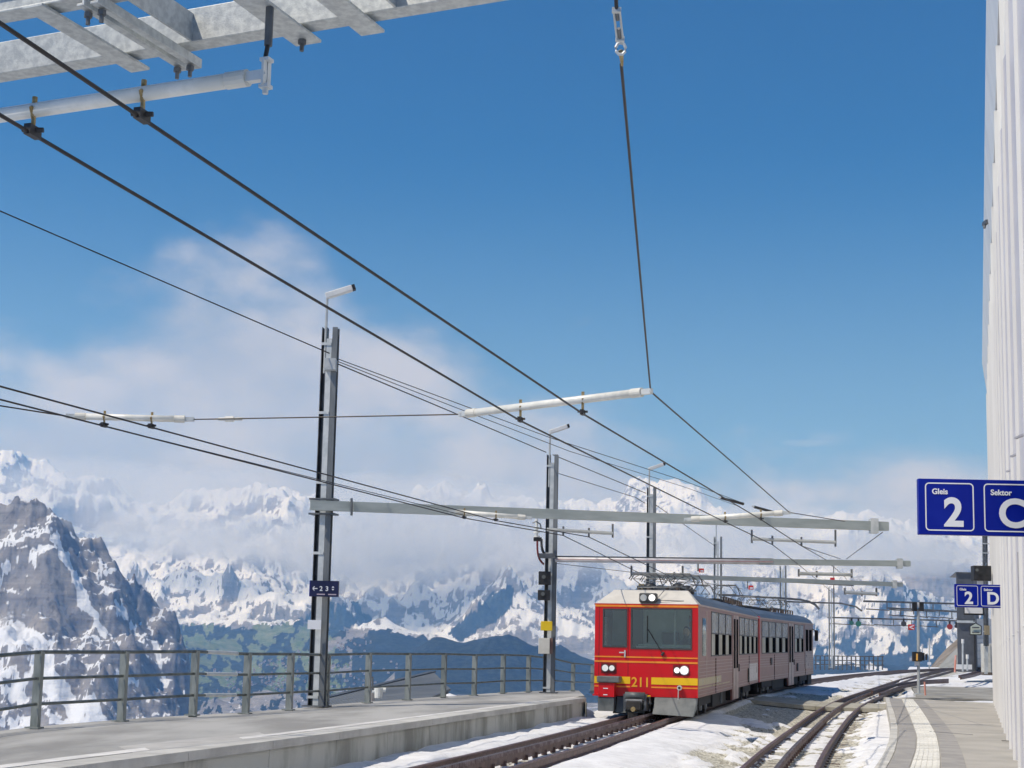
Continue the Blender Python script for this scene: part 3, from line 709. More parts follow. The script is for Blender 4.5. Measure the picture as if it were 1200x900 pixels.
for i_ in range(NT):
    g = .012
    a0, a1, b0, b1 = ta[i_].lerp(ta[i_ + 1], g), ta[i_].lerp(ta[i_ + 1], 1 - g), tb2[i_].lerp(tb2[i_ + 1], g), tb2[i_].lerp(tb2[i_ + 1], 1 - g)
    dz = Vector((0, 0, rnd.uniform(0, .003)))
    mb = MB(); mb.hexa([a0 - Vector((0, 0, .03)), b0 - Vector((0, 0, .03)), b1 - Vector((0, 0, .03)), a1 - Vector((0, 0, .03)), a0 + dz, b0 + dz, b1 + dz, a1 + dz])
    for r_ in range(5):        # raised ribs
        f0, f1 = (r_ + .25) / 5, (r_ + .65) / 5
        c0, c1, c2, c3 = a0.lerp(b0, f0), a0.lerp(b0, f1), a1.lerp(b1, f1), a1.lerp(b1, f0); u = dz + Vector((0, 0, .007)); lo_ = dz - Vector((0, 0, .002))
        mb.hexa([c0 + lo_, c1 + lo_, c2 + lo_, c3 + lo_, c0 + u, c1 + u, c2 + u, c3 + u])
    mb.build('tactile_slab', tact, rp)
NK = 34; ka, kb = along(kerb_o, NK), along(kerb_i, NK)
for i_ in range(NK):
    a0, a1, b0, b1 = ka[i_].lerp(ka[i_ + 1], .008), ka[i_].lerp(ka[i_ + 1], .992), kb[i_].lerp(kb[i_ + 1], .008), kb[i_].lerp(kb[i_ + 1], .992)
    dn = Vector((0, 0, .4)); MB().hexa([a0 - dn, b0 - dn, b1 - dn, a1 - dn, a0, b0, b1, a1]).build('kerb_stone', conc, rp, bevel=.012)
# end strip of the platform and the ground behind
ea, eb = kerb_o[-1], wall_pt(50.2, .9, ZP)
MB().hexa([ea + Vector((0, .0, -.2)), eb + Vector((0, 0, -.2)), eb + Vector((0, .25, -.2)), ea + Vector((0, .25, -.2)), ea + Vector((0, 0, .012)), eb + Vector((0, 0, .012)), eb + Vector((0, .25, .012)), ea + Vector((0, .25, .012))]).build('end_kerb', conc, rp)
ys = along([kerb_o[-1] + Vector((0, .3, -.03)), Vector((kerb_o[-1].x + 1.2, 54, -1.27)), Vector((18.2, 68, -1.1))], 20)
yb = [Vector((p.x + 30, p.y, p.z)) for p in ys]
yard = mat('yard_asphalt', (.25, .24, .21), (.37, .355, .32), rough=.9, scale=.7, detail=9, bump=.4)
o = strip(ys, yb, 'service_yard', yard, None, .2, n=20); tag(o, 'worn grey asphalt yard behind the platform', kind='structure')
far_g = MB().hexa([Vector(v) for v in ((17.5, 68, -1.7), (70, 68, -1.7), (90, 150, -1.7), (40, 150, -1.7), (17.5, 68, -1.14), (70, 68, -1.14), (90, 150, -.55), (40, 150, -.55))])
o = far_g.build('far_yard', snow_m, None); tag(o, 'snowy yard near the far hut', kind='structure')
# thin dark strips laid on the platform
MB().bar(G(1174, 868, ZP + .006), G(1193, 868.5, ZP + .006), .05, .008).build('dark_strip', dark, rp)
MB().bar(G(1088, 857, ZP + .006), G(1140, 861, ZP + .006), .012, .006).build('dark_strip', galv_d, rp)

# ---------------------------------------------------------------- white pleated building
clad = mat('white_cladding', (.68, .68, .665), (.81, .81, .79), rough=.45, scale=1.2, detail=7, bump=.03, streak=(1, 1, .12), lo=.2, hi=.8)
clad_shade_duct = mat('pleat_shade_and_duct', (.52, .51, .55), (.62, .61, .64), rough=.5, scale=1)  # lavender tone of the shaded pleats, shared with ducts and boxes
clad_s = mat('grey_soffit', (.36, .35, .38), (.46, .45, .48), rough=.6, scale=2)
bd = thing('station_building', 'tall white pleated facade of the station building along the right edge', 'building', tuple(wall_pt(9, WL, ZP)))
BAY = 2.72; s0 = 8.4; TOP = 9.95
nb_ = 16
for k in range(nb_):
    sa, sb_ = s0 + k * BAY, s0 + (k + 1) * BAY - .012
    # saw-tooth bay: flares out towards the far end, upper part sheared back under the fascia
    mb = MB()
    la_, lb_ = WL + .42, WL
    back = 1.2
    zt = 9.05
    vs = [wall_pt(sa, la_, ZP - .05), wall_pt(sb_, lb_, ZP - .05), wall_pt(sb_, WL + back, ZP - .05), wall_pt(sa, WL + back, ZP - .05),
          wall_pt(sa, la_, zt - 1.3), wall_pt(sb_, lb_, zt - 1.3), wall_pt(sb_, WL + back, zt - 1.3), wall_pt(sa, WL + back, zt - 1.3)]
    mb.hexa(vs)
    vs = [wall_pt(sa, la_, zt - 1.3), wall_pt(sb_, lb_, zt - 1.3), wall_pt(sb_, WL + back, zt - 1.3), wall_pt(sa, WL + back, zt - 1.3),
          wall_pt(sa, la_ + .45, zt - .1), wall_pt(sb_, lb_ + .05, zt), wall_pt(sb_, WL + back, zt), wall_pt(sa, WL + back, zt)]
    mb.hexa(vs)
    o = mb.build('facade_panel', clad, bd)
    MB().hexa([wall_pt(sb_ - .5, lb_ + .075, ZP), wall_pt(sb_ - .03, lb_ + .0, ZP), wall_pt(sb_ - .03, lb_ + .2, ZP), wall_pt(sb_ - .5, lb_ + .2, ZP), wall_pt(sb_ - .5, lb_ + .075, zt - 1.4), wall_pt(sb_ - .03, lb_ + .0, zt - 1.4), wall_pt(sb_ - .03, lb_ + .2, zt - 1.4), wall_pt(sb_ - .5, lb_ + .2, zt - 1.4)]).build('pleat_shade_strip', clad_shade_duct, bd)  # strip before each fin, coloured as the shade between pleats
    MB().hexa([wall_pt(sb_ - .028, lb_ - .035, ZP - .02), wall_pt(sb_ + .0, lb_ - .035, ZP - .02), wall_pt(sb_ + .0, lb_ + .3, ZP - .02), wall_pt(sb_ - .028, lb_ + .3, ZP - .02), wall_pt(sb_ - .028, lb_ - .035, zt - .1), wall_pt(sb_ + .0, lb_ - .035, zt - .1), wall_pt(sb_ + .0, lb_ + .3, zt - .1), wall_pt(sb_ - .028, lb_ + .3, zt - .1)]).build('edge_fin', clad, bd)
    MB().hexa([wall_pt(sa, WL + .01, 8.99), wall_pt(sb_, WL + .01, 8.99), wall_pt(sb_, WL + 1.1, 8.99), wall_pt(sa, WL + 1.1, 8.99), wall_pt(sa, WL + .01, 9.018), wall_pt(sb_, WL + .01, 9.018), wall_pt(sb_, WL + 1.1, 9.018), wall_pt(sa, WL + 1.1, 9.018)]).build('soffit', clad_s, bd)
    # standing seams on the panel
    for j in range(1, 5):
        t = j / 5; s_m = sa + (sb_ - sa) * t; lt = la_ + (lb_ - la_) * t
        MB().bar(wall_pt(s_m, lt - .004, ZP), wall_pt(s_m, lt - .004, zt - 1.35), .012, .02, up=WN).build('seam', clad, bd)
    MB().bar(wall_pt(sa + .01, la_ - .005, .36 + .03), wall_pt(sb_ - .01, lb_ - .005, .36 + .03), .012, .010).build('joint_strip', clad, bd)
for k in range(8):
    sa, sb_ = s0 + k * BAY * 2, s0 + (k + 1) * BAY * 2 - .01
    MB().hexa([wall_pt(sa, WL - .01, 9.02), wall_pt(sb_, WL - .01, 9.02), wall_pt(sb_, WL + .9, 9.02), wall_pt(sa, WL + .9, 9.02), wall_pt(sa, WL - .14, 10.0), wall_pt(sb_, WL - .14, 10.0), wall_pt(sb_, WL + 1.2, 10.0), wall_pt(sa, WL + 1.2, 10.0)]).build('fascia', clad, bd)
MB().hexa([wall_pt(s0, WL + 1.2, ZP - .2), wall_pt(s0 + nb_ * BAY - .1, WL + 1.2, ZP - .2), wall_pt(s0 + nb_ * BAY - .1, WL + 14, ZP - .2), wall_pt(s0, WL + 14, ZP - .2), wall_pt(s0, WL + 1.21, 9.9), wall_pt(s0 + nb_ * BAY - .1, WL + 1.21, 9.9), wall_pt(s0 + nb_ * BAY - .1, WL + 14, 9.9), wall_pt(s0, WL + 14, 9.9)]).build('hall', clad, bd)
mb = MB(); p = wall_pt(33, WL - .12, 9.45); mb.box(p, (.07, .25, .08)); mb.tube([p, p + Vector((-.03, 0, -.12))], .03, 6); mb.build('camera_mount', galv_d, bd)
for sx, zz in ((19.3, 3.0), (21.0, 2.78)):   # conduits with small boxes on the wall
    pass
for s_m, za, zb_ in ((17.2, .2, 1.2), (17.2, 1.45, 1.6)):
    MB().bar(wall_pt(s_m, WL - .03, za), wall_pt(s_m, WL - .03, zb_), .012, .02).build('cable_duct', clad_shade_duct, bd)
for z_ in (.75, 1.02): MB().box(wall_pt(18.4, WL + .02, z_), (.05, .1, .09), Matrix.Rotation(-R(17.35), 3, 'Z')).build('socket_box', clad_shade_duct, bd)
for (px_, py_) in ((1196, 511), (1190, 533), (1184.5, 551)):
    p = ray(px_, py_); k_ = (WL) / (p.dot(WN) if abs(p.dot(WN)) > 1e-6 else 1); p = p * k_
    MB().box(p, (.03, .3, .02)).build('anchor_hook', clad_s, bd)

# ---------------------------------------------------------------- lettering
def text(s, size, pos, rot, m, parent, bold=.0, ext=.002, align='LEFT'):
    cu = bpy.data.curves.new('lettering', 'FONT'); cu.body = s; cu.size = size; cu.extrude = ext; cu.offset = bold; cu.align_x = align
    cu.resolution_u = 6; cu.materials.append(m)
    tmp = bpy.data.objects.new('lettering_curve', cu)
    me_ = bpy.data.meshes.new_from_object(tmp); bpy.data.objects.remove(tmp)
    me_.transform(Matrix.Translation(pos) @ rot.to_4x4())
    if not me_.materials: me_.materials.append(m)
    return attach(link(bpy.data.objects.new('lettering', me_)), parent)
def rrect_ring(w, h, r, t, y=0):
    out, inn = [], []
    for cx, cz_, a0 in ((w / 2 - r, h / 2 - r, 0), (-w / 2 + r, h / 2 - r, 90), (-w / 2 + r, -h / 2 + r, 180), (w / 2 - r, -h / 2 + r, 270)):
        for k in range(6):
            a = R(a0 + 18 * k); out.append((cx + r * math.cos(a), cz_ + r * math.sin(a))); inn.append((cx + (r - t) * math.cos(a), cz_ + (r - t) * math.sin(a)))
    return out, inn
def platform_sign(c, yaw, wid, hei, cols, label, word, letters, gap, brackets, k=1.0):
    th = thing('platform_sign', label, 'sign', tuple(c)); rot = Matrix.Rotation(yaw, 3, 'Z')
    tx = rot @ Matrix.Rotation(R(90), 3, 'X')
    MB().box(c, (wid, .07, hei), rot).build('sign_box', blue, th, bevel=.006)
    for (u, wd_, hd, wordt, letter, lx) in cols:
        out, inn = rrect_ring(wd_, hd, .045 * k, .013 * k); mb = MB(); n = len(out)
        vs = [c + rot @ Vector((u + a, -.0375, b_)) for a, b_ in out] + [c + rot @ Vector((u + a, -.0375, b_)) for a, b_ in inn]
        mb.add(vs, [(i_, (i_ + 1) % n, n + (i_ + 1) % n, n + i_) for i_ in range(n)]); mb.build('white_frame', signw, th)
        text(wordt, .085 * k, c + rot @ Vector((u - wd_ / 2 + .075 * k, -.038, hd / 2 - .125 * k)), tx, signw, th, .0022 * k)
        text(letter, .43 * k, c + rot @ Vector((u + lx, -.038, -hd / 2 + .06 * k)), tx, signw, th, .013 * k, align='CENTER')
    for (u, w_) in brackets:
        for z_ in (.14, -.10): MB().tube([c + rot @ Vector((wid / 2, 0, z_)), c + rot @ Vector((wid / 2 + w_, .1, z_))], .014, 6).build('bracket_arm', galv_d, th)
        MB().bar(c + rot @ Vector((wid / 2 + .14, .02, -.22)), c + rot @ Vector((wid / 2 + .14, .02, .22)), .03, .03).build('bracket_bar', galv_d, th)
    return th
cs = P(1143, 595, 13.5); s_ = F / 13.5
W1 = 135 / s_; H1 = 66 / s_
platform_sign(cs, R(-1.0), W1, H1, ((-.243, .440, .438, 'Gleis', '2', .035), (.287, .440, .438, 'Sektor', 'C', .035)), 'large blue platform sign reading Gleis 2 Sektor C on the white wall', '', '', 0, ((0, .12),), k=.83)
cs = P(1147.2, 698.5, 30)
platform_sign(cs, R(-1.0), 56.5 * 30 / F, 27 * 30 / F, ((-.242, .425, .405, 'Gleis', '2', .028), (.242, .425, .405, 'Sektor', 'D', .024)), 'smaller blue platform sign reading 2 D further along the wall', '', '', 0, ((0, .42),), k=.78)
# ---------------------------------------------------------------- masts and cross beams
mast_g = mat('mast_grey_steel', (.15, .165, .175), (.22, .235, .245), rough=.5, metal=.3, scale=3, streak=(1, 1, .3))
beam_g = mat('pale_green_grey_beam', (.36, .40, .385), (.46, .50, .48), rough=.55, metal=.15, scale=3, detail=7, streak=(.4, 1, 2))
def ibeam(mb, a, b, h, w, t=.012):
    a, b = Vector(a), Vector(b)
    for z in (h / 2 - t / 2, -h / 2 + t / 2): mb.bar(a + Vector((0, 0, z)), b + Vector((0, 0, z)), w, t)
    mb.bar(a, b, t, h - 2 * t - .001); return mb
def mast(px, py, D, ytop, label, yaw=R(-8), w=.31, lamp=True, battens=5, beam=None, group='catenary masts along the left track', extra=None):
    base = P(px, py, D); z1 = (hor(px) - ytop) / F * D; h = z1 - base.z
    th = thing('catenary_mast', label, 'mast', tuple(base), group); rot = Matrix.Rotation(yaw, 3, 'Z')
    cx = P(px, py, D); 
    def q(x, y, z): return base + rot @ Vector((x, y, z))
    def chan(x0, x1, m):           # an open channel section
        mb = MB(); xm = (x0 + x1) / 2; s = 1 if x1 < 0.01 else -1
        web = x1 - .006 if s > 0 else x0 + .006
        mb.box(q(web, 0, h / 2), (.012, .22, h), rot)
        for y in (-.104, .104): mb.box(q(xm + (-.006 if s > 0 else .006), y, h / 2), (abs(x1 - x0) - .013, .012, h), rot)
        return mb.build('steel_channel', m, th)
    # the left channel stands open towards the viewer, the right one shows its flange
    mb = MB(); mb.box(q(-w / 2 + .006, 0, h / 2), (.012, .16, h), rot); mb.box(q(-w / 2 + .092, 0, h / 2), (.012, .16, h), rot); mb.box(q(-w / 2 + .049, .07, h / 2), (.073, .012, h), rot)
    mb.build('steel_channel', galv_d if D < 60 else galv, th)  # inner shade of the open channel put into a darker steel
    mb = MB(); mb.box(q(w / 2 - .05, -.075, h / 2), (.10, .012, h), rot); mb.box(q(w / 2 - .05, .075, h / 2), (.10, .012, h), rot); mb.box(q(w / 2 - .094, 0, h / 2), (.012, .137, h), rot)
    mb.build('steel_channel', mast_g, th)
    MB().box(q(-.003, -.055, h / 2 - .1), (.105, .05, h - .25), rot).build('cable_conduit', galv_l, th)
    for k in range(battens):
        z = h * (.985 - .93 * k / max(1, battens - 1)) - .22
        MB().box(q(-w * .18, -.09, z), (w * .62, .014, .05), rot).build('batten_plate', galv_l, th)
    MB().box(q(0, 0, .012), (w + .16, .4, .024), rot).build('base_plate', galv_d, th)
    if lamp:
        mb = MB(); mb.tube([q(-.08, -.06, h - .9), q(-.08, -.06, h + .62), q(.0, -.06, h + .70)], .028, 8); mb.build('lamp_arm', galv, th)
        d = Vector((.85, .1, .32)).normalized(); a = q(-.08, -.06, h + .62); b_ = a + d * .50
        hd = MB().bar(a - d * .03, b_, .18, .11); o = hd.build('lamp_head', white_m, th, bevel=.015)
        MB().bar(b_ + d * .001, b_ + d * .06, .17, .10).build('lamp_end_cap', dark, o)
    return th, q, h
def crossbeam(th, a, b, h=.2, w=.12, m=None, clamp=True, name='cross_beam'):
    a, b = Vector(a), Vector(b); s_ = (b - a).cross(Vector((0, 0, 1))).normalized()
    mb = MB(); mb.bar(a + s_ * w / 2, b + s_ * w / 2, .012, h)
    for z_ in (h / 2 - .006, -h / 2 + .006): mb.bar(a + Vector((0, 0, z_)), b + Vector((0, 0, z_)), w - .014, .012)
    mb.build(name, m or beam_g, th)
    if clamp:
        d = (Vector(b) - Vector(a)).normalized()
        MB().box(Vector(b) - d * .32, (.16, .2, h + .12)).build('beam_end_clamp', galv_l, th)
m1, q1, h1 = mast(371, 828, 28.2, 380, 'tall steel mast with a lamp and a blue sign, nearest on the left platform', battens=6)
a1, b1 = P(363, 592, 27.9), P(1040, 617, 31.0)
crossbeam(m1, a1, b1, .185, .12)
for z in (-.14, .14): MB().box(q1(0, -.02, a1.z - q1(0, 0, 0).z + z), (.5, .30, .03), Matrix.Rotation(R(-12), 3, 'Z')).build('clamp_plate', galv_d, m1)
MB().box(P(388, 428, 28.1), (.2, .3, .22)).build('wire_anchor', galv, m1)
MB().box(P(368.5, 732, 27.95), (.25, .02, .17)).build('white_plate', signw, m1)
m2, q2, h2_ = mast(643, 812, 40.7, 533, 'steel mast carrying black signal boxes and a yellow plate left of the train', battens=6)
a2, b2 = P(651, 655.5, 40.4), P(1066, 660.5, 42.6)
tubem = mat('pale_tube', (.62, .60, .60), (.74, .72, .72), rough=.4, scale=4)
redp = mat('signal_red', (.55, .02, .02), (.66, .035, .03), rough=.45, scale=3)
amid = a2.lerp(b2, .60)
MB().tube([a2, amid], .075, 12).build('cross_tube', tubem, m2, smooth=True)
MB().bar(a2 + Vector((0, -.0, .085)), amid + Vector((0, 0, .085)), .1, .02).build('tube_cap_rail', galv_d, m2)
MB().bar(a2 + Vector((0, -.079, .0)), amid + Vector((0, -.079, .0)), .008, .012).build('red_fringe', mat('fringe_red', (.5, .2, .2), rough=.6), m2)  # red lens fringe along the tube, drawn as a thin strip
crossbeam(m2, amid - (b2 - a2).normalized() * .4, b2, .16, .12, name='cross_beam')
for (x, y, w_, h_, m_, nm) in ((638.3, 677.5, .33, .36, dark, 'signal_box'), (637.3, 697.5, .33, .27, dark, 'signal_box'), (640.5, 733.5, .31, .25, mat('warning_yellow', (.80, .53, .01), (.86, .6, .02), rough=.5), 'yellow_plate'), (637.6, 757, .30, .42, beige, 'equipment_box')):
    p = P(x, y, 40.45); o = MB().box(p, (w_, .16 if 'plate' not in nm else .03, h_)).build(nm, m_, m2, bevel=.01)
    if nm == 'signal_box': 
        MB().tube([p + Vector((-.03, -.08, .03)), p + Vector((-.03, -.11, .03))], .055, 10).build('signal_lens', mat('dim_lens', (.12, .13, .13), rough=.15), o)
MB().box(P(645.5, 757, 40.5), (.09, .17, .42)).build('box_side', mat('brown_panel', (.20, .12, .10), (.26, .17, .14)), m2)
# disconnecting switch with its cables
sw = thing('disconnect_switch', 'insulated line switch with looping black and red cables on the second mast', 'switch', tuple(P(629, 625, 40.3)))
MB().tube([P(629, 608, 40.3), P(629, 634, 40.3)], .035, 8).build('insulator', ceram, sw)
for yy in (618, 623, 628): MB().tube([P(629, yy, 40.3), P(629, yy + 1.6, 40.3)], .085, 10).build('insulator_disc', ceram, sw)
MB().tube([P(624, 613, 40.2), P(628, 611, 40.2), P(633, 614, 40.2), P(634, 619, 40.2)], .02, 6).build('contact_arm', galv_d, sw)
MB().box(P(630, 632, 40.3), (.22, .14, .1)).build('switch_base', dark, sw)
mb = MB(); mb.tube(smooth3(resample([P(634.5, 632, 40.2), P(634, 640, 40.15), P(636, 648, 40.2), P(640, 652, 40.3), P(646, 653, 40.4)], .1), 4), .035, 8); mb.build('black_cable', dark, sw)
mb = MB(); mb.tube(smooth3(resample([P(629.7, 634, 40.25), P(629.5, 648, 40.2), P(631.5, 656, 40.2), P(637, 661, 40.4)], .1), 4), .028, 8); mb.build('red_cable', mat('dull_red_cable', (.16, .02, .02), rough=.5), sw)
MB().box(P(641, 651.5, 40.3), (.45, .25, .12)).build('mounting_bracket', galv_d, sw)
m3, q3, h3 = mast(762, 778, 50, 572, 'steel mast with a lamp rising behind the red cab roof', battens=5)
crossbeam(m3, P(757, 674.5, 49.8), P(1057, 685, 53), .15, .12)
m4, q4, h4 = mast(841, 783, 70, 630, 'slim steel mast above the middle of the train roof', battens=4, w=.40)
MB().tube(smooth3(resample([P(842, 697, 70), P(925, 701.5, 71), P(950, 703.5, 71.5), P(958, 708, 71.5), P(960, 714, 71.5)], .6), 2), .055, 6).build('curved_bracket_tube', galv_d, m4)
MB().tube([P(842, 677.5, 70), P(1000, 686, 72)], .04, 6).build('bracket_tube', galv_d, m4)
m5, q5, h5 = mast(918, 784, 91, 664, 'far slim mast behind the rear of the train', battens=3, w=.42, lamp=False)
MB().tube([P(918, 705, 91), P(985, 707, 92), P(1003, 711, 92), P(1010, 716, 92)], .055, 6).build('bracket_tube', galv_d, m5)
m6, q6, h6 = mast(975, 783.5, 108, 690, 'farthest pale mast with a red warning sign on top, right of the train', battens=4, w=.44, lamp=False)
MB().box(P(975.5, 681, 107.5), (.32, .04, .5)).build('warning_sign', redp, m6)
MB().box(P(975.5, 682.5, 107.3), (.1, .05, .2)).build('sign_symbol', signw, m6)
MB().tube([P(977, 690, 107.9), P(977, 664, 107.9), P(970, 660.5, 107.9)], .045, 6).build('sign_rod', galv_d, m6)
# signs hanging from the tubes above the train
for (x, y, D, lb) in ((822, 668.5, 55, 'small red and white hanging warning sign above the front pantograph'), (880, 688.5, 72, 'small red and white hanging warning sign above the middle of the train')):
    th = thing('hanging_sign', lb, 'warning sign', tuple(P(x, y, D)), 'red and white signs hung on the catenary')
    MB().box(P(x, y, D), (.02 * D / 6, .04, .016 * D / 6)).build('sign_panel', redp, th); MB().box(P(x + .5, y + .6, D - .05), (.012 * D / 6, .03, .006 * D / 6)).build('sign_symbol', signw, th)
    MB().tube([P(x - 4, y + 1, D), P(x - 4, y - 9, D), P(x - 9, y - 11, D)], .03, 6).build('hanger_rod', galv_d, th)

# blue sign on the first mast
ms = thing('mast_sign', 'small dark blue sign with a white arrow, 2 and 3 on the first mast', 'sign', tuple(P(380, 690, 27.9)))
c = P(380.5, 690, 27.85); bw = 33 * 27.85 / F; bh = 18.5 * 27.85 / F
navy = mat('navy_panel', (.006, .009, .05), (.01, .014, .07), rough=.35)
MB().box(c, (bw, .12, bh)).build('sign_box', navy, ms, bevel=.004)
MB().box(c + Vector((-bw / 2 - .008, 0, 0)), (.014, .12, bh)).build('sign_side', blue, ms)
tx = Matrix.Rotation(R(90), 3, 'X')
text('2', .12, c + Vector((-.09, -.062, -.04)), tx, signw, ms, .002); text('3', .12, c + Vector((.02, -.062, -.04)), tx, signw, ms, .002)
mb = MB(); p = c + Vector((-.17, -.063, 0)); mb.box(p, (.09, .004, .016)); mb.bar(p + Vector((-.045, 0, 0)), p + Vector((-.012, 0, .038)), .004, .016, up=(0, 0, 1)); mb.bar(p + Vector((-.045, 0, 0)), p + Vector((-.012, 0, -.038)), .004, .016); mb.build('arrow', signw, ms)
mb = MB(); p = c + Vector((.16, -.063, .01))
mb.prism([p + Vector((-.025, 0, .012)), p + Vector((.025, 0, .012)), p + Vector((0, 0, .04))], (0, .003, 0)); mb.prism([p + Vector((-.025, 0, -.012)), p + Vector((0, 0, -.04)), p + Vector((.025, 0, -.012))], (0, .003, 0)); mb.build('lift_symbol', signw, ms)
for x_ in (-.06, .15):
    MB().box(c + Vector((x_, -.0615, -.105)), (.15, .003, .02)).build('text_bar', mat('pinkish_print', (.5, .42, .5), rough=.5), ms)

# ---------------------------------------------------------------- near double beam overhead
nb = thing('overhead_beam', 'galvanised double steel beam crossing overhead in the top left corner', 'steel beam', tuple(P(300, 30, 7.0)))
HB, WB = .165, .105
def on_line(P0, P1, px):       # point of the 3-D line seen at a given column
    lo_, hi_ = -30.0, 30.0
    for _ in range(60):
        m_ = (lo_ + hi_) / 2; p = P0.lerp(P1, m_); v = RM.transposed() @ p
        if v.z > -0.05: hi_ = m_; continue
        if CX + F * v.x / -v.z < px: lo_ = m_
        else: hi_ = m_
    return P0.lerp(P1, lo_)
zb_ = 2.80
fa, fb = G(0, 101 - 6, zb_), G(420, 31.5 - 5, zb_)
fdir = (fb - fa).normalized(); side = Vector((fdir.y, -fdir.x, 0))
fa2, fb2 = fa - fdir * 9.0, on_line(fa, fb, 770)
up = Vector((0, 0, HB / 2 + .012))
ibeam(MB(), fa2 + up, fb2 + up, HB, WB, .011).build('far_beam', galv_l, nb) if False else None
gal_near = mat('spangled_zinc', (.44, .46, .455), (.60, .62, .60), rough=.5, metal=.4, scale=26, detail=7, bump=.08, bscale=120, lo=.35, hi=.65)
mb = MB(); mb.bar(fa2 + up + side * WB / 2, fb2 + up + side * WB / 2, .011, HB)
for z_ in (HB / 2 - .006, -HB / 2 + .006): mb.bar(fa2 + up + Vector((0, 0, z_)), fb2 + up + Vector((0, 0, z_)), WB - .013, .011)
o = mb.build('far_beam', gal_near, nb, bevel=.003)
gap = .58
na2, nb2 = fa2 + side * gap, fb2 + side * gap
ibeam(MB(), na2 + up, nb2 + up, HB, WB, .011).build('near_beam', gal_near, nb, bevel=.003)
def bt(px, dz=0, s=0): return on_line(fa, fb, px) + side * s + Vector((0, 0, dz))
def plate(px, w, name, dz=-.012, s0=-.1, s1=gap + .1, bolts=True, th_=.014, deep=0):
    c = bt(px); mb = MB(); a, b_ = c + side * s0 + Vector((0, 0, dz)), c + side * s1 + Vector((0, 0, dz))
    if deep: 
        mb.bar(a + fdir * w / 2, b_ + fdir * w / 2, .012, deep); mb.bar(a - Vector((0, 0, deep / 2 - .006)), b_ - Vector((0, 0, deep / 2 - .006)), w, .012)
    else: mb.bar(a, b_, w, th_)
    o = mb.build(name, gal_near, nb, bevel=.002)
    if bolts:
        for s in (s0 + .06, s1 - .06):
            p = c + side * s + Vector((0, 0, dz - th_ / 2 - (deep / 2 if deep else 0))); mb = MB(); mb.tube([p, p - Vector((0, 0, .022))], .019, 6); mb.tube([p - Vector((0, 0, .022)), p - Vector((0, 0, .055))], .010, 6); mb.build('bolt', galv_d, nb)
    return c
plate(150, .11, 'tie_plate', bolts=False)
plate(203, .035, 'tie_channel', dz=-.03, deep=.045)
plate(218, .035, 'tie_channel', dz=-.03, deep=.045)
pc = plate(349, .135, 'tie_plate')
plate(425, .12, 'tie_plate', bolts=False)
mb = MB(); 
for pxx in (232, 470): 
    c = bt(pxx); mb.bar(c + Vector((0, 0, HB / 2)), c + side * gap + Vector((0, 0, HB / 2)), .012, HB - .03)
mb.build('web_stiffener', gal_near, nb)
# end bracket holding the turnbuckle above the frame
eb_ = G(722, -14, zb_ - .02)
MB().bar(fb2 + up, eb_ + Vector((0, 0, .05)), .09, .05).build('end_bracket', galv, nb)

# ---------------------------------------------------------------- insulated spreaders and their clamps
def clamp(mbs, top, wire, r):
    """yoke over the tube, stem, jaw on the wire"""
    yo, jw = mbs
    d = (wire - top); yo.tube([top + Vector((0, 0, r * 1.9)), top + Vector((0, 0, r * 1.0))], r * .38, 6)
    yo.tube([top + Vector((0, -.0, r * 1.25)), top + Vector((0, -r * 1.2, 0)), top + Vector((0, 0, -r * 1.25)), top + Vector((0, r * 1.2, 0)), top + Vector((0, 0, r * 1.25))], r * .33, 6)
    yo.tube([top - Vector((0, 0, r * 1.1)), wire + Vector((0, 0, .03))], r * .33, 6)
    jw.box(wire + Vector((0, 0, .012)), (.035, .09, .05), Matrix.Rotation(-R(17), 3, 'Z')); jw.tube([wire + Vector((-.05, 0, .02)), wire + Vector((.05, 0, .02))], .012, 6)
def spreader(a, b, r, clamps, label, group='insulated tubes carrying the contact wires'):
    a, b = Vector(a), Vector(b); d = (b - a).normalized()
    th = thing('wire_spreader', label, 'insulator tube', tuple(a), group)
    MB().tube([a + d * r * 3, b - d * r * 3], r, 16).build('tube', ceram, th, smooth=True)
    for e, s in ((a, 1), (b, -1)):
        MB().tube([e + d * s * r * 2.4, e + d * s * r * 5.5], r * 1.13, 14).build('end_sleeve', beige, th)
        mb = MB(); mb.bar(e - d * s * r * .4, e + d * s * r * 2.6, r * 1.1, r * 1.3); mb.tube([e + Vector((0, -r * .9, 0)), e + Vector((0, r * .9, 0))], r * .35, 6); mb.build('fork', galv_l, th)
    for wp in clamps:
        wp = Vector(wp); t = (wp - a).dot(d); top = a + d * t
        yo, jw = MB(), MB(); clamp((yo, jw), top, wp, r)
        yo.build('clamp', ochre, th); jw.build('wire_jaw', dark, th)
    return th
ZW = 2.35
def on_tube(a, b, px): return on_line(a, b, px)
# near tube (top left)
ta_, tb_ = G(-90, 149, 2.46), G(309, 88.5, 2.46)
c1_, c2_ = on_tube(ta_, tb_, 40) - Vector((0, 0, .115)), on_tube(ta_, tb_, 168) - Vector((0, 0, .115))
spreader(ta_, tb_, .034, (c1_, c2_), 'largest white insulator tube with two brass clamps hanging at top left')
hg = thing('hanger_rod', 'grey hanger rod holding the near white tube below the overhead beam', 'hanger', tuple(tb_))
top = pc.copy(); top = tb_ + Vector((0.01, 0.02, zb_ - tb_.z - .02))
MB().tube([top, top - Vector((0, 0, (top.z - tb_.z) * .55))], .018, 10).build('rod_sleeve', galv_d, hg)
MB().tube([top - Vector((0, 0, (top.z - tb_.z) * .5)), tb_ + Vector((0, 0, .05))], .010, 8).build('threaded_rod', dark, hg)
mb = MB(); e = tb_ + fdir * .012
for s in (-.018, .018): mb.bar(e + side * s + Vector((0, 0, .065)), e + side * s - Vector((0, 0, .05)), .01, .026, up=side)
